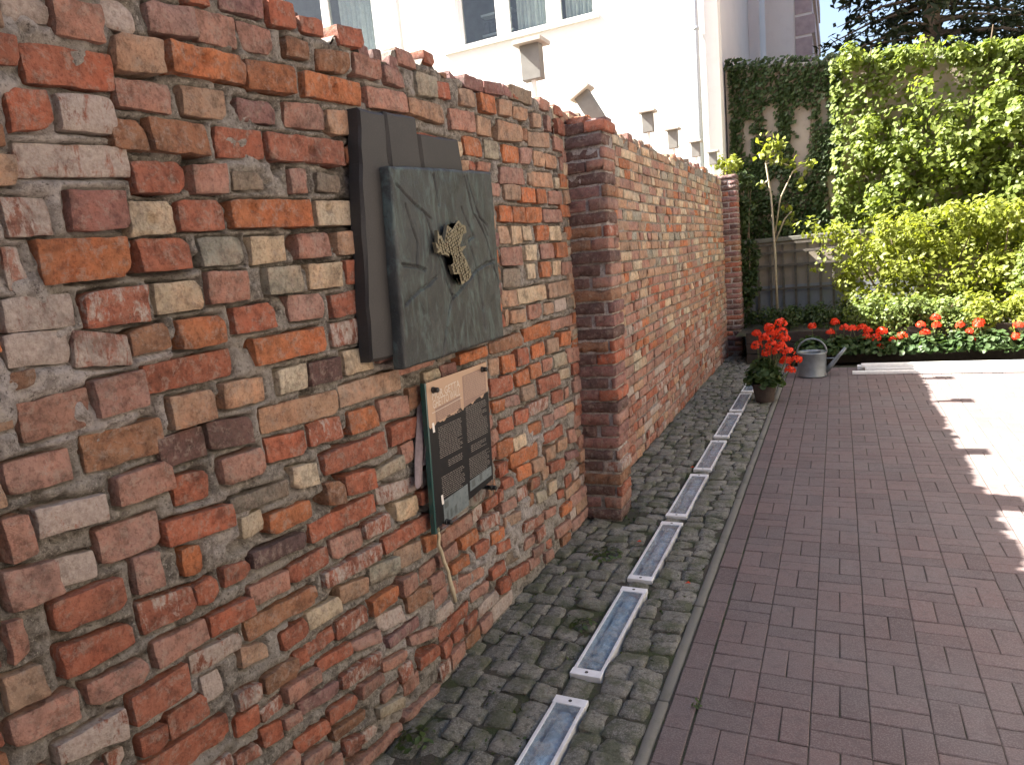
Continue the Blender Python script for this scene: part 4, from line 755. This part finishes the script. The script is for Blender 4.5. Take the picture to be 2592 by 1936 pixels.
for i,(x,y,lb) in enumerate(((.47,5.2,'red geranium petal fallen beside the fifth ground light'),(.43,3.75,'red petal lying on cobbles beside the third ground light'),(.80,3.3,'pale orange petal on the cobbles near the concrete edging'))):
    V = [(0,0,.0),(.012,.008,.006),(.022,0,.002),(.012,-.009,.007),(.011,0,.001)]; o = mesh_obj('petal', np.array(V)*1.4+np.array([x,y,.012]), [(0,4,1),(1,4,2),(2,4,3),(3,4,0)], M['petal']); tag(o, lb, 'petal', 'fallen petals')

# ------------------------------------------------------------------ flowers
def geranium(name, base, rad, height, heads, n, label, seed, pot=None, group=None, head_r=.058):
    g = empty(name, base); rs = np.random.RandomState(seed); bz = base[2]
    D = rs.normal(size=(n,3)); D /= np.linalg.norm(D,axis=1,keepdims=True); D[:,2] = np.abs(D[:,2])*1.0-.25; rr = rs.uniform(.45,1,n)
    C = D*rr[:,None]*np.array([rad,rad*.8,height*.55])+np.array([0,0,height*.42]); N = D*.6+np.array([0,0,.7])+rs.normal(size=(n,3))*.35
    # rounded leaves: 7-gon fans
    V = []; F = []; N /= np.linalg.norm(N,axis=1,keepdims=True)
    for c, m_, s in zip(C,N,rs.uniform(.022,.042,n)):
        a = np.cross(m_, [.3,.9,.1]); a /= np.linalg.norm(a); b = np.cross(m_,a); k0 = len(V); V.append(c-m_*s*.18)
        for k in range(8): th = k*2*PI/8; q = s*(1 if k else .55); V.append(c+(a*math.cos(th)+b*math.sin(th))*q+m_*s*.12*rs.randn()*.6)
        F += [(k0,k0+1+k,k0+1+(k+1)%8) for k in range(8)]
    mesh_obj('foliage', V, F, M['leaf_geranium'], g, smooth=True)
    mb = MB()
    for (hx,hy,hz) in heads: mb.tube([(hx*.25,hy*.25,height*.25),(hx*.75,hy*.75,hz*.7),(hx,hy,hz)], [.005,.004,.003], 5)
    mb.build('stem', M['stem_green'], g)
    for (hx,hy,hz) in heads:
        m_ = 42; D = rs.normal(size=(m_,3)); D /= np.linalg.norm(D,axis=1,keepdims=True); D[:,2] = np.abs(D[:,2])*1.1-.35; q = head_r*rs.uniform(.8,1.2)
        leaves(D*q+np.array([hx,hy,hz]), D+rs.normal(size=D.shape)*.25, rs.uniform(.028,.044,m_), 'flower_head', M['petal'], g, .95,.15,seed+int(hx*1000)%97)
    if pot:
        r, h = pot; mb = MB(); mb.lathe([(r*.74,.0),(r*.97,h-.03),(r*1.06,h-.03),(r*1.06,h),(r*.95,h),(r*.9,h-.03),(.001,h-.03)],0,0,28,cap0=True); mb.build('pot', M['pot_plastic'], g, smooth=False)
    tag(g, label, 'flowers', group); return g
HP = [(.978,.821),(.866,.78),(.741,.723),(.816,.682),(.981,.731),(.933,.677),(.743,.602),(.896,.609),(.977,.581),(1.057,.535),(1.014,.667),(.853,.522),(1.129,.452),(1.019,.423),(1.058,.34),(.888,.729),(.953,.55)]
geranium('potted_geranium', (.80,7.62,0), .20,.58, [(u-.80, rng.uniform(-.1,.06), z) for u,z in HP], 420, 'potted red geranium in a dark pot on the pavement edge by the last ground light', 11, pot=(.125,.2))
BF = [(1.205,.515),(1.473,.564),(1.416,.423),(1.475,.555),(1.585,.482),(1.676,.467),(1.786,.462),(1.855,.425),(1.844,.347),(1.938,.332),(2.006,.413),(1.991,.218),(2.127,.302),(2.232,.342),(2.43,.475),(2.477,.376),(2.586,.554),(2.596,.467),(2.849,.445),(3.026,.447),(2.939,.366),(2.976,.27),(3.034,.467),(3.421,.418),(3.399,.284),(3.62,.43),(3.75,.40),(3.9,.45)]
BL = ['red geranium half hidden directly behind the watering can','leftmost red geranium in front of the raised bed, right of the watering can','red geranium second from the left in front of the raised bed, still in shade','red geranium at the edge of the sunlight in front of the raised bed','sunlit red geranium above the middle of the white boards','sunlit red geranium third from the right picture edge','sunlit red geranium next to the one at the right picture edge','sunlit red geranium cut by the right picture edge']
xs = [1.2,1.52,1.84,2.16,2.5,2.86,3.2,3.6]
for i, x in enumerate(xs):
    hd = [(u-x, rng.uniform(-.1,.0), z) for u,z in BF if abs(u-x) < .2] or [(0,-.05,.45)]
    geranium('geranium', (x,9.84,0), .26,.46, hd, 340, BL[i], 30+i, group='geraniums along the raised bed', head_r=.055)
# watering can
wc = empty('watering_can', (1.22,9.0,0)); tag(wc, 'old grey zinc watering can standing between the potted geranium and the white boards', 'watering can')
mb = MB(); mb.lathe([(.155,.0),(.165,.004),(.165,.02),(.16,.03),(.163,.27),(.17,.285),(.17,.30),(.155,.302),(.15,.27),(.145,.02),(.001,.02)],0,0,32,cap0=True); mb.build('body', M['zinc'], wc, smooth=True)
mb = MB(); V = [(.16*math.cos(a),.16*math.sin(a),.303) for a in np.linspace(-.9,.9,12)]; mb.add(V+[(.155*math.cos(.9),0,.29)], [tuple(range(12))]); mb.build('top_plate', M['zinc'], wc)
mb = MB(); mb.tube([(-.165*math.cos(t_),0,.29+.165*math.sin(t_)) for t_ in np.linspace(0,PI,18)], .011, 8); mb.build('handle', M['zinc'], wc, smooth=True)
mb = MB(); mb.tube([(.15,0,.06),(.22,0,.14),(.30,0,.25),(.37,0,.335)], [.035,.028,.022,.016], 12); mb.build('spout', M['zinc'], wc, smooth=True)
mb = MB(); mb.tube([(.16,0,.215),(.275,0,.215)], .007, 6); mb.build('brace', M['zinc'], wc)
# white boards
def board(x0,x1,y0,y1,z0,z1,label):
    mb = MB(); mb.box(x0,x1,y0,y1,z0,z1,.004); o = mb.build('board', M['white_board']); tag(o, label, 'board', 'white boards lying before the raised bed')
board(1.66,5.6,9.02,9.10,.006,.040,'front white board lying on the paving, its left end reaching farthest left')
board(1.80,5.7,9.16,9.30,.006,.050,'middle white board lying on the paving between two others')
board(1.76,5.5,9.21,9.33,.053,.09,'top white board lying across the middle and back boards')
board(1.72,5.6,9.32,9.45,.006,.050,'back white board lying nearest the raised bed')
# raised bed
bed = empty('raised_bed', (0,0,0)); tag(bed, 'low raised garden bed with dark timber front behind the geraniums', 'planter')
for i in range(3): mb = MB(); mb.box(.35,7.5,10.02,10.07,-.02+.15*i,.122+.15*i,.006); mb.build('plank', M['dark_wood'], bed)
nx_, ny_ = 60, 20; SX, SY = np.meshgrid(np.linspace(.2,7.5,nx_+1), np.linspace(10.07,12.3,ny_+1)); P = np.stack([SX.ravel(),SY.ravel(),SX.ravel()*0],1); P[:,2] = .38+.03*noise(P,3,3,3)
mesh_obj('bed_soil', P, [(i*(nx_+1)+k,i*(nx_+1)+k+1,(i+1)*(nx_+1)+k+1,(i+1)*(nx_+1)+k) for i in range(ny_) for k in range(nx_)], M['soil'], bed, smooth=True)

# ------------------------------------------------------------------ garden wall, trellis, ivy
gw = empty('garden_wall', (0,0,0)); tag(gw, 'tall plastered garden wall at the back, mostly hidden under ivy', 'wall')
def gtop(x): return 4.45-.135*x
mb = MB(); mb.prism([(-.10,-.05),(6.5,-.05),(6.5,gtop(6.5)-.06),(-.10,gtop(-.1)-.06)],(1,0,0),(0,0,1),(0,12.36,0),(0,.26,0)); mb.build('plaster', M['tan_plaster'], gw)
mb = MB(); mb.prism([(-.10,gtop(-.1)-.058),(6.5,gtop(6.5)-.058),(6.5,gtop(6.5)),(-.10,gtop(-.1))],(1,0,0),(0,0,1),(0,12.33,0),(0,.32,0)); mb.build('coping', M['concrete'], gw)
lw = empty('low_wall', (0,0,0)); tag(lw, 'low plastered wall with a grey painted base behind the wooden trellis', 'wall')
mb = MB(); mb.box(.05,2.6,12.16,12.30,.92,1.62); mb.build('plaster', M['tan_plaster'], lw)
mb = MB(); mb.box(.05,2.6,12.157,12.30,-.05,.92); mb.build('painted_base', M['grey_plaster'], lw)
mb = MB(); mb.box(.05,2.2,12.12,12.33,1.62,1.69,.01); mb.build('coping', M['old_kerb'], lw)
tr = empty('trellis', (0,0,0)); tag(tr, 'dark wooden trellis of crossing slats in front of the low wall', 'trellis')
for x in (.335,.526,.714,.90,1.084,1.264,1.45): mb = MB(); mb.box(x-.017,x+.017,12.10,12.12,.40,1.60,.002); mb.build('slat', M['grey_wood'], tr)
for z in (.44,.864,1.242,1.448,1.584): mb = MB(); mb.box(.20,1.55,12.078,12.0985,z-.017,z+.017,.002); mb.build('slat', M['grey_wood'], tr)

def ivy_field(n, x0, x1, z0, z1, y, dens, seed, depth=.12, size=(.05,.1)):
    rs = np.random.RandomState(seed); X = rs.uniform(x0,x1,n); Z = rs.uniform(z0,z1,n); d = np.array([dens(a,b) for a,b in zip(X,Z)]); k = rs.rand(n) < d; X, Z, d = X[k], Z[k], d[k]; m = len(X)
    lump = noise(np.stack([X,Z,X*0],1),2.2,seed,3); Y = y-.015-(depth*(.35+.65*np.clip(lump+.4,0,1.3)))*rs.rand(m)
    N = np.stack([rs.normal(size=m)*.5-.55, -.8*np.ones(m), .6+rs.normal(size=m)*.4],1); return np.stack([X,Y,Z],1), N, rs.uniform(size[0],size[1],m)
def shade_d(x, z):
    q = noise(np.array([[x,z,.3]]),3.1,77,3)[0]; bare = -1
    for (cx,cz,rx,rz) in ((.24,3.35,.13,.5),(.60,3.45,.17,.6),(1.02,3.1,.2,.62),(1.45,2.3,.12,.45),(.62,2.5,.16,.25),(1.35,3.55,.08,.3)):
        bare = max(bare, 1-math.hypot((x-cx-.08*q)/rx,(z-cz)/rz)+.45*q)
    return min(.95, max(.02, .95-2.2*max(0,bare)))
iv = empty('ivy', (0,0,0)); tag(iv, 'shaded dark ivy with bare patches covering the left end of the garden wall', 'ivy', 'ivy on the garden wall')
C, N, S = ivy_field(8000,-.05,1.6,1.6,4.5,12.36,lambda a,b: shade_d(a,b) if b < gtop(a) else 0,41,.11,(.05,.085)); leaves(C,N,S,'foliage',M['leaf_ivy_shaded'],iv,.85,.15,1)
C, N, S = ivy_field(900,-.1,1.6,4.15,4.56,12.36,lambda a,b:.9 if abs(b-gtop(a)-.02) < .09 else 0,42,.2); leaves(C+[0,.1,0],N,S,'foliage',M['leaf_ivy_shaded'],iv,.85,.15,2)
mb = MB(); rng = random.Random(6)
for x in (.1,.4,.72,1.12,1.4): mb.tube([(x,12.345,.4),(x+.05,12.34,1.5),(x-.03,12.345,2.6),(x+.06,12.34,3.6),(x,12.345,4.3)], [.014,.012,.009,.007,.004], 6)
mb.build('stem', M['bark'], iv)
iv2 = empty('ivy', (0,0,0)); tag(iv2, 'thick sunlit yellow-green ivy hanging over the right side of the garden wall', 'ivy', 'ivy on the garden wall')
def sun_d(x, z): 
    q = noise(np.array([[x,z,0.]]),1.1,9,2)[0]; hole = math.exp(-((x-2.9)/.5)**2-((z-3.25)/.45)**2); return min(1, max(.12, .85+.5*q-.9*hole))
C, N, S = ivy_field(15000,1.45,6.5,1.2,4.3,12.34,lambda a,b: sun_d(a,b) if b < gtop(a) else 0,43,.42,(.055,.105)); leaves(C,N,S,'foliage',M['leaf_ivy_sunlit'],iv2,.85,.2,3)
P, N = clumps(110,50,(1.6,11.95,-.1),(6.5,12.7,.06),.14,44); P[:,2] += gtop(P[:,0]); leaves(P,N+[-.3,-.3,.6],np.random.RandomState(5).uniform(.05,.1,len(P)),'foliage',M['leaf_ivy_sunlit'],iv2,.85,.2,4)
P, N = clumps(230,60,(1.75,11.65,1.6),(6.4,12.2,4.0),.2,45,lambda c: c[2] < gtop(c[0])-.15 and noise(np.array([[c[0],c[2],0]]),1.3,12,2)[0] > -.05); leaves(P,N+[-.5,-.4,.6],np.random.RandomState(6).uniform(.05,.1,len(P)),'foliage',M['leaf_ivy_sunlit'],iv2,.85,.2,5)
mb = MB()
for x in (1.9,2.6,3.4,4.2,5.1): mb.tube([(x,12.3,.4),(x+.12,12.25,1.6),(x-.06,12.3,2.8),(x+.1,12.25,4.3)], [.025,.02,.016,.008], 6)
mb.build('stem', M['bark'], iv2)

def bush(name, lo, hi, ncl, per, r, label, seed, mat, size, keep=None, stems=5, group=None, cat='bush', asp=.62):
    g = empty(name, (0,0,0)); P, N = clumps(ncl,per,lo,hi,r,seed,keep); leaves(P, N+[-.4,-.2,.6], np.random.RandomState(seed).uniform(size[0],size[1],len(P)), 'foliage', mat, g, asp,.22,seed)
    rs = random.Random(seed); mb = MB(); cx, cy = (lo[0]+hi[0])/2, (lo[1]+hi[1])/2
    for i in range(stems):
        x, y = rs.uniform(lo[0],hi[0])*.6+cx*.4, rs.uniform(lo[1],hi[1])*.5+cy*.5; mb.tube([(cx*.5+x*.5,cy*.5+y*.5,.25),(x,y,lo[2]*.5+hi[2]*.5),(x+rs.uniform(-.2,.2),y,hi[2]*.92)], [.016,.011,.004], 6)
    mb.build('stem', M['bark'], g); tag(g, label, cat, group); return g
bk = lambda c: c[2] < 1.85-.10*(c[0]-2.3)**2*.4 and c[2] > 1.55-1.25*(c[0]-1.05) and noise(np.array([c]),1.5,7,2)[0] > -.32
bush('bush', (1.05,10.75,.55), (4.6,11.7,1.85), 330,48,.2, 'large sprawling bush with bright yellow-green leaves in the sun right of the trellis', 51, M['leaf_bush'], (.05,.1), bk, 9)
bush('bush', (1.7,9.98,.34), (3.0,10.5,.74), 110,60,.13, 'low mound of fine yellow-green leaves behind the sunlit geraniums', 52, M['leaf_fern'], (.035,.065), None, 5)
bush('bush', (2.95,9.98,.34), (4.6,10.5,.72), 110,60,.13, 'low yellow-green plants behind the geraniums at the right picture edge', 58, M['leaf_bush'], (.04,.07), None, 5)
bush('bush', (3.55,10.1,.75), (4.3,10.5,1.35), 30,60,.15, 'pale yellow-green shrub cut by the right picture edge', 57, M['leaf_fern'], (.06,.1), None, 4)
bush('bush', (.45,10.4,.42), (1.7,11.6,.62), 70,36,.12, 'dark low ground plants in the shade below the trellis', 53, M['leaf_ivy_shaded'], (.04,.075), None, 5)
# fern
def fern(x,y,z,n,L,label,seed):
    g = empty('fern', (x,y,z)); rs = random.Random(seed); mb = MB(); C = []; N = []; S = []
    for i in range(n):
        a = -PI/2+rs.uniform(-1.9,1.9); l = L*rs.uniform(.75,1.15); pts = []
        for k in range(9):
            q = k/8; pts.append((math.cos(a)*l*q*.8, math.sin(a)*l*q*.5, l*(.95*q-.55*q*q)))
            if k > 0:
                for s in (-1,1):
                    for e in range(2): C.append((pts[-1][0]-s*math.sin(a)*(.03+.03*e)*(1.2-q), pts[-1][1]+s*math.cos(a)*(.03+.03*e)*(1.2-q), pts[-1][2]-.005)); N.append((0,-.2,1)); S.append(.075*(1.25-q))
        mb.tube(pts, [.004]*5+[.003]*4, 5)
    mb.build('stem', M['stem_green'], g); leaves(C,N,np.array(S),'foliage',M['leaf_fern'],g,.45,.1,seed); tag(g, label, 'fern', 'ferns behind the geraniums')
fern(2.75,10.25,.42,11,.5,'arching light green fern with its frond pointing up and right above the geraniums',1)
fern(3.2,10.3,.40,10,.45,'arching light green fern nearer the right picture edge',2)
# sapling beside the far buttress
sp_ = empty('sapling', (0,0,0)); tag(sp_, 'thin young tree with pale stems and a few sunlit leaves beside the far buttress', 'sapling')
mb = MB(); mb.tube([(.66,11.45,.38),(.65,11.42,1.5),(.62,11.4,2.3),(.56,11.4,2.8),(.62,11.4,3.05)], [.022,.018,.015,.012,.006], 8); mb.build('trunk', M['pale_stem'], sp_, smooth=True)
for pts in ([(.66,11.43,1.75),(.75,11.4,2.26),(.93,11.38,2.62),(1.12,11.38,2.72)],[(.6,11.4,2.55),(.52,11.4,2.5),(.48,11.4,2.42)],[(.57,11.4,2.78),(.7,11.39,2.82),(.9,11.38,2.7)],[(.65,11.42,1.6),(.8,11.4,1.95),(.9,11.38,2.05)]):
    mb = MB(); mb.tube(pts, [.013,.011,.009,.004][:len(pts)], 7); mb.build('limb', M['pale_stem'], sp_, smooth=True)
CC = []; rs = np.random.RandomState(8)
for (x,z,n,r) in ((.62,3.02,60,.12),(.76,3.06,16,.08),(.56,2.9,16,.07),(.74,2.80,18,.08),(.92,2.72,18,.09),(1.12,2.70,22,.09),(1.03,2.42,14,.07),(.84,2.07,12,.06),(.88,1.9,12,.07),(.48,2.46,8,.05)):
    CC.append(rs.normal(size=(n,3))*r*.6+[x,11.38,z])
CC = np.concatenate(CC); leaves(CC, rs.normal(size=CC.shape)*.5+[-.5,-.3,.6], rs.uniform(.07,.12,len(CC)), 'foliage', M['leaf_bush'], sp_, .7,.2,9)
bush('climber', (.05,11.06,.3), (.36,11.5,2.75), 90,40,.12, 'leafy climber growing over the top and side of the far buttress', 55, M['leaf_ivy_shaded'], (.045,.085), None, 4, cat='climber')
bush('climber', (-.22,11.1,2.55), (.2,11.5,2.95), 16,40,.11, 'bright sunlit leaves topping the far end of the brick wall', 56, M['leaf_bush'], (.04,.08), None, 3, cat='climber')

# ------------------------------------------------------------------ posts on the wall
PL = ['upright grey box-headed post on the wall top below the window sill','leaning grey box-headed post tilted over the near buttress','third grey box-headed post along the wall top, just past the leaning one','fourth grey box-headed post along the wall top','fifth grey box-headed post along the wall top, below the rainwater pipe','last grey box-headed post at the far end of the wall top']
for i,(y,zt,w,h,tilt) in enumerate(((4.16,2.995,.125,.22,0),(5.33,2.985,.12,.31,-.50),(7.05,3.02,.105,.20,0),(8.2,3.0,.105,.215,0),(9.6,3.02,.105,.20,0),(11.0,3.03,.11,.19,0))):
    g = empty('post', (-.14,y,zt-h)); tag(g, PL[i], 'post', 'box-headed posts along the wall top')
    mb = MB(); mb.box(-w/2,w/2,-.035,.035,0,h-.018,.004); mb.build('box_head', M['post_grey'], g)
    mb = MB(); mb.box(-w/2-.028,w/2+.03,-.075,.085,h-.0175,h+.006,.003); mb.build('cap', M['post_cap'], g)
    if tilt: g.rotation_euler = (0,tilt,0); g.location = (-.085,y,zt-h-.03); z0 = -.12
    else: z0 = 2.5-(zt-h)
    mb = MB(); mb.tube([(0,0,z0),(0,0,.004)], .017, 8); mb.build('rod', M['white_paint'], g)
wp = MB(); wp.tube([(-.14,2.69,2.3),(-.14,2.69,4.2)], .011, 8); o = wp.build('pole', M['white_paint']); tag(o, 'thin white pole rising behind the broken crest of the wall, left of the window', 'pole')

# ------------------------------------------------------------------ white house behind the wall
YB = 12.0; XC = -.13
hs = empty('white_house', (0,0,0)); tag(hs, 'white plastered house with tall windows behind the brick wall', 'house')
OPEN = [(1.95,4.57,5.62,7.5),(6.35,8.95,5.62,7.6),(10.8,13.2,5.62,7.5)]    # a0,a1,z0,z1 measured leftwards from the corner
def fbox(mb, a0,a1,z0,z1, y0=0., y1=.3): mb.box(XC-a1,XC-a0,YB+y0,YB+y1,z0,z1)
mb = MB(); cuts = [0]; 
for (a0,a1,z0,z1) in OPEN: fbox(mb, cuts[-1],a0,-.1,10.2); fbox(mb,a0,a1,-.1,z0); fbox(mb,a0,a1,z1,10.2); cuts.append(a1)
fbox(mb,cuts[-1],18,-.1,10.2); mb.build('facade', M['white_plaster'], hs)
mb = MB(); mb.box(XC-.3,XC+.004,YB+.3,20.5,-.1,10.2); mb.build('side_wall', M['side_plaster'], hs)
mb = MB(); mb.box(XC-18,XC-.3,YB+2.2,YB+2.3,-.1,10.2); mb.build('inner_wall', M['interior'], hs)
mb = MB(); mb.prism([(-.5,10.2),(6,13.4),(12.5,10.2)],(0,1,0),(0,0,1),(XC-18,YB,0),(18.4,0,0)); mb.build('roof', M['roof_tile'], hs)
mb = MB(); mb.box(XC+.005,XC+.22,16.4,16.9,-.1,10.2); mb.build('side_pilaster', M['side_plaster'], hs)
mb = MB(); mb.tube([(XC-.33,YB-.07,10),(XC-.33,YB-.07,.2)], .045, 10); mb.tube([(XC-.33,YB-.07,5.05),(XC-.33,YB-.07,5.0)], .053, 10); mb.build('rainwater_pipe', M['pipe_metal'], hs, smooth=True)
def window(a0,a1,z0,z1,mull,curt,open_leaf=None):
    w = MB(); f = .075
    for (p0,p1,q0,q1) in ((a0,a0+f,z0,z1),(a1-f,a1,z0,z1),(a0+f,a1-f,z0,z0+f),(a0+f,a1-f,z1-f,z1)): fbox(w,p0,p1,q0,q1,.10,.18)
    fr = w.build('window', M['white_paint'], hs); xs = [a0+f]
    for m0,m1 in mull: k = MB(); fbox(k,m0,m1,z0+f,z1-f,.09,.19); k.build('mullion', M['white_paint'], fr); xs += [m0,m1]
    xs.append(a1-f)
    for i in range(0,len(xs),2):
        if open_leaf is not None and i//2 == open_leaf: continue
        k = MB(); fbox(k,xs[i],xs[i+1],z0+f,z1-f,.135,.145); k.build('pane', M['window_glass'], fr)
    for (c0,c1) in curt:
        n = 40; V = []; 
        for i in range(n+1):
            a = c0+(c1-c0)*i/n; y = YB+.36+.035*math.sin(i*1.35)+.02*math.sin(i*.6); V += [(XC-a,y,z0+.02),(XC-a,y,z1)]
        mesh_obj('curtain', V, [(2*i,2*i+2,2*i+3,2*i+1) for i in range(n)], M['curtain'], fr, smooth=True)
    s = MB(); s.box(XC-a1-.30,XC-a0+.06,YB-.045,YB+.10,z0-.065,z0-.005,.006); s.build('sill', M['white_paint'], fr); return fr
w1 = window(1.95,4.57,5.62,7.5,[(2.60,2.86),(3.56,3.82)],[(2.0,2.58),(2.88,3.5)])
for z in (6.0,6.36,6.75): k = MB(); fbox(k,3.84,4.5,z,z+.04,.9,1.1); k.build('shelf', M['white_paint'], w1)
for j in range(5): k = MB(); fbox(k,3.88+j*.12,3.97+j*.12,6.04,6.04+.2+.02*(j%3),.92,1.08); k.build('books', M['shelf'], w1)
w2 = window(6.35,8.95,5.62,7.6,[(7.45,7.62),(8.58,8.72)],[(6.45,7.35)],open_leaf=None)
# an opened casement swung inwards
ol = MB(); 
for (s0,s1,q0,q1) in ((0,.07,0,1.3),(.63,.70,0,1.3),(.07,.63,0,.07),(.07,.63,1.23,1.3)):
    p = [(s0,q0),(s1,q0),(s1,q1),(s0,q1)]; ol.prism(p,(.5,.86,0),(0,0,1),(XC-8.58,YB+.2,5.7),(.04,-.02,0))
ol.build('open_casement', M['white_paint'], w2)
window(10.8,13.2,5.62,7.5,[(11.9,12.1)],[])
# farther house
h2 = empty('far_house', (0,0,0)); tag(h2, 'distant house with a sunlit white front and red-brown brick corner above the ivy wall', 'house')
mb = MB(); mb.box(-6,.52,22,30,-.1,11); mb.build('plaster_front', M['white_plaster'], h2)
k = 0; z = -.1
while z < 11: mb = MB(); mb.box(.525,.95+.07*(k%2),21.97,29.9,z,z+.48); mb.build('brick_quoin', M['pale_brick'], h2); mb = MB(); mb.box(.525,.94,21.99,29.8,z+.48,z+.55); mb.build('stone_band', M['white_plaster'], h2); z += .55; k += 1
mb = MB(); mb.prism([(-.4,11),(4,13.5),(8.4,11)],(0,1,0),(0,0,1),(-6.2,22,0),(7.5,0,0)); mb.build('roof', M['roof_tile'], h2)

# ------------------------------------------------------------------ dark conifer behind the garden wall
def conifer(x, y, H, r, label, seed):
    g = empty('conifer_tree', (x,y,0)); rs = random.Random(seed); mb = MB(); mb.tube([(0,0,-.1),(.05,0,H*.4),(0,.05,H*.95)], [.22,.15,.03], 10); mb.build('trunk', M['bark'], g, smooth=True)
    lm = MB(); C = []; N = []; S = []; np_ = np.random.RandomState(seed)
    for i in range(230):
        q = rs.random()**.9; z = H*(.16+.8*q); L = r*(1.12-q)*rs.uniform(.65,1.1); a = rs.uniform(0,2*PI); e = (math.cos(a)*L, math.sin(a)*L, z-.28*L+rs.uniform(-.2,.2))
        lm.tube([(0,0,z),(e[0]*.5,e[1]*.5,(z+e[2])/2+.06*L),e], [.035,.022,.006], 5)
        n = int(95*L/r*1.3)+16; t_ = np_.uniform(.18,1.02,n); w = (.12+.26*t_*(1.1-t_)*2)
        px = e[0]*t_+np_.normal(size=n)*w*.5; py = e[1]*t_+np_.normal(size=n)*w*.5; pz_ = z+(e[2]-z)*t_-np_.exponential(.12,n)+.06
        C.append(np.stack([px,py,pz_],1)); N.append(np_.normal(size=(n,3))*.5+[0,0,.7]); S.append(np_.uniform(.10,.26,n))
    lm.build('limb', M['bark'], g); leaves(np.concatenate(C),np.concatenate(N),np.concatenate(S),'crown',M['leaf_conifer'],g,.34,.1,seed); tag(g, label, 'tree', 'dark trees behind the garden wall')
conifer(3.0,15.0,11,2.9,'dark needle tree rising behind the ivy wall, just right of the far house',1)
conifer(6.3,16.5,12,3.4,'dark needle tree behind the ivy wall at the right picture edge',2)

# ------------------------------------------------------------------ unseen houses added to block sky and bounce light, behind and to the right
h3 = empty('added_house', (0,0,0)); tag(h3, 'unseen plastered house added on the right to bounce warm light onto the wall', 'house')
mb = MB(); mb.box(9.6,16,-12,16,-.1,8.5); mb.build('wall', M['yard_plaster'], h3)
mb = MB(); mb.prism([(9.3,8.5),(12.8,11),(16.3,8.5)],(1,0,0),(0,0,1),(0,-12.2,0),(0,28.4,0)); mb.build('roof', M['roof_tile'], h3)
h4 = empty('added_house', (0,0,0)); tag(h4, 'unseen grey plastered house added behind the camera to block sky light', 'house')
mb = MB(); mb.box(-.3,9.5,-12,-4.5,-.1,7.5); mb.build('wall', M['grey_plaster'], h4)
mb = MB(); mb.prism([(-12.2,7.5),(-8.2,10),(-4.2,7.5)],(0,1,0),(0,0,1),(-.5,0,0),(10.2,0,0)); mb.build('roof', M['roof_tile'], h4)
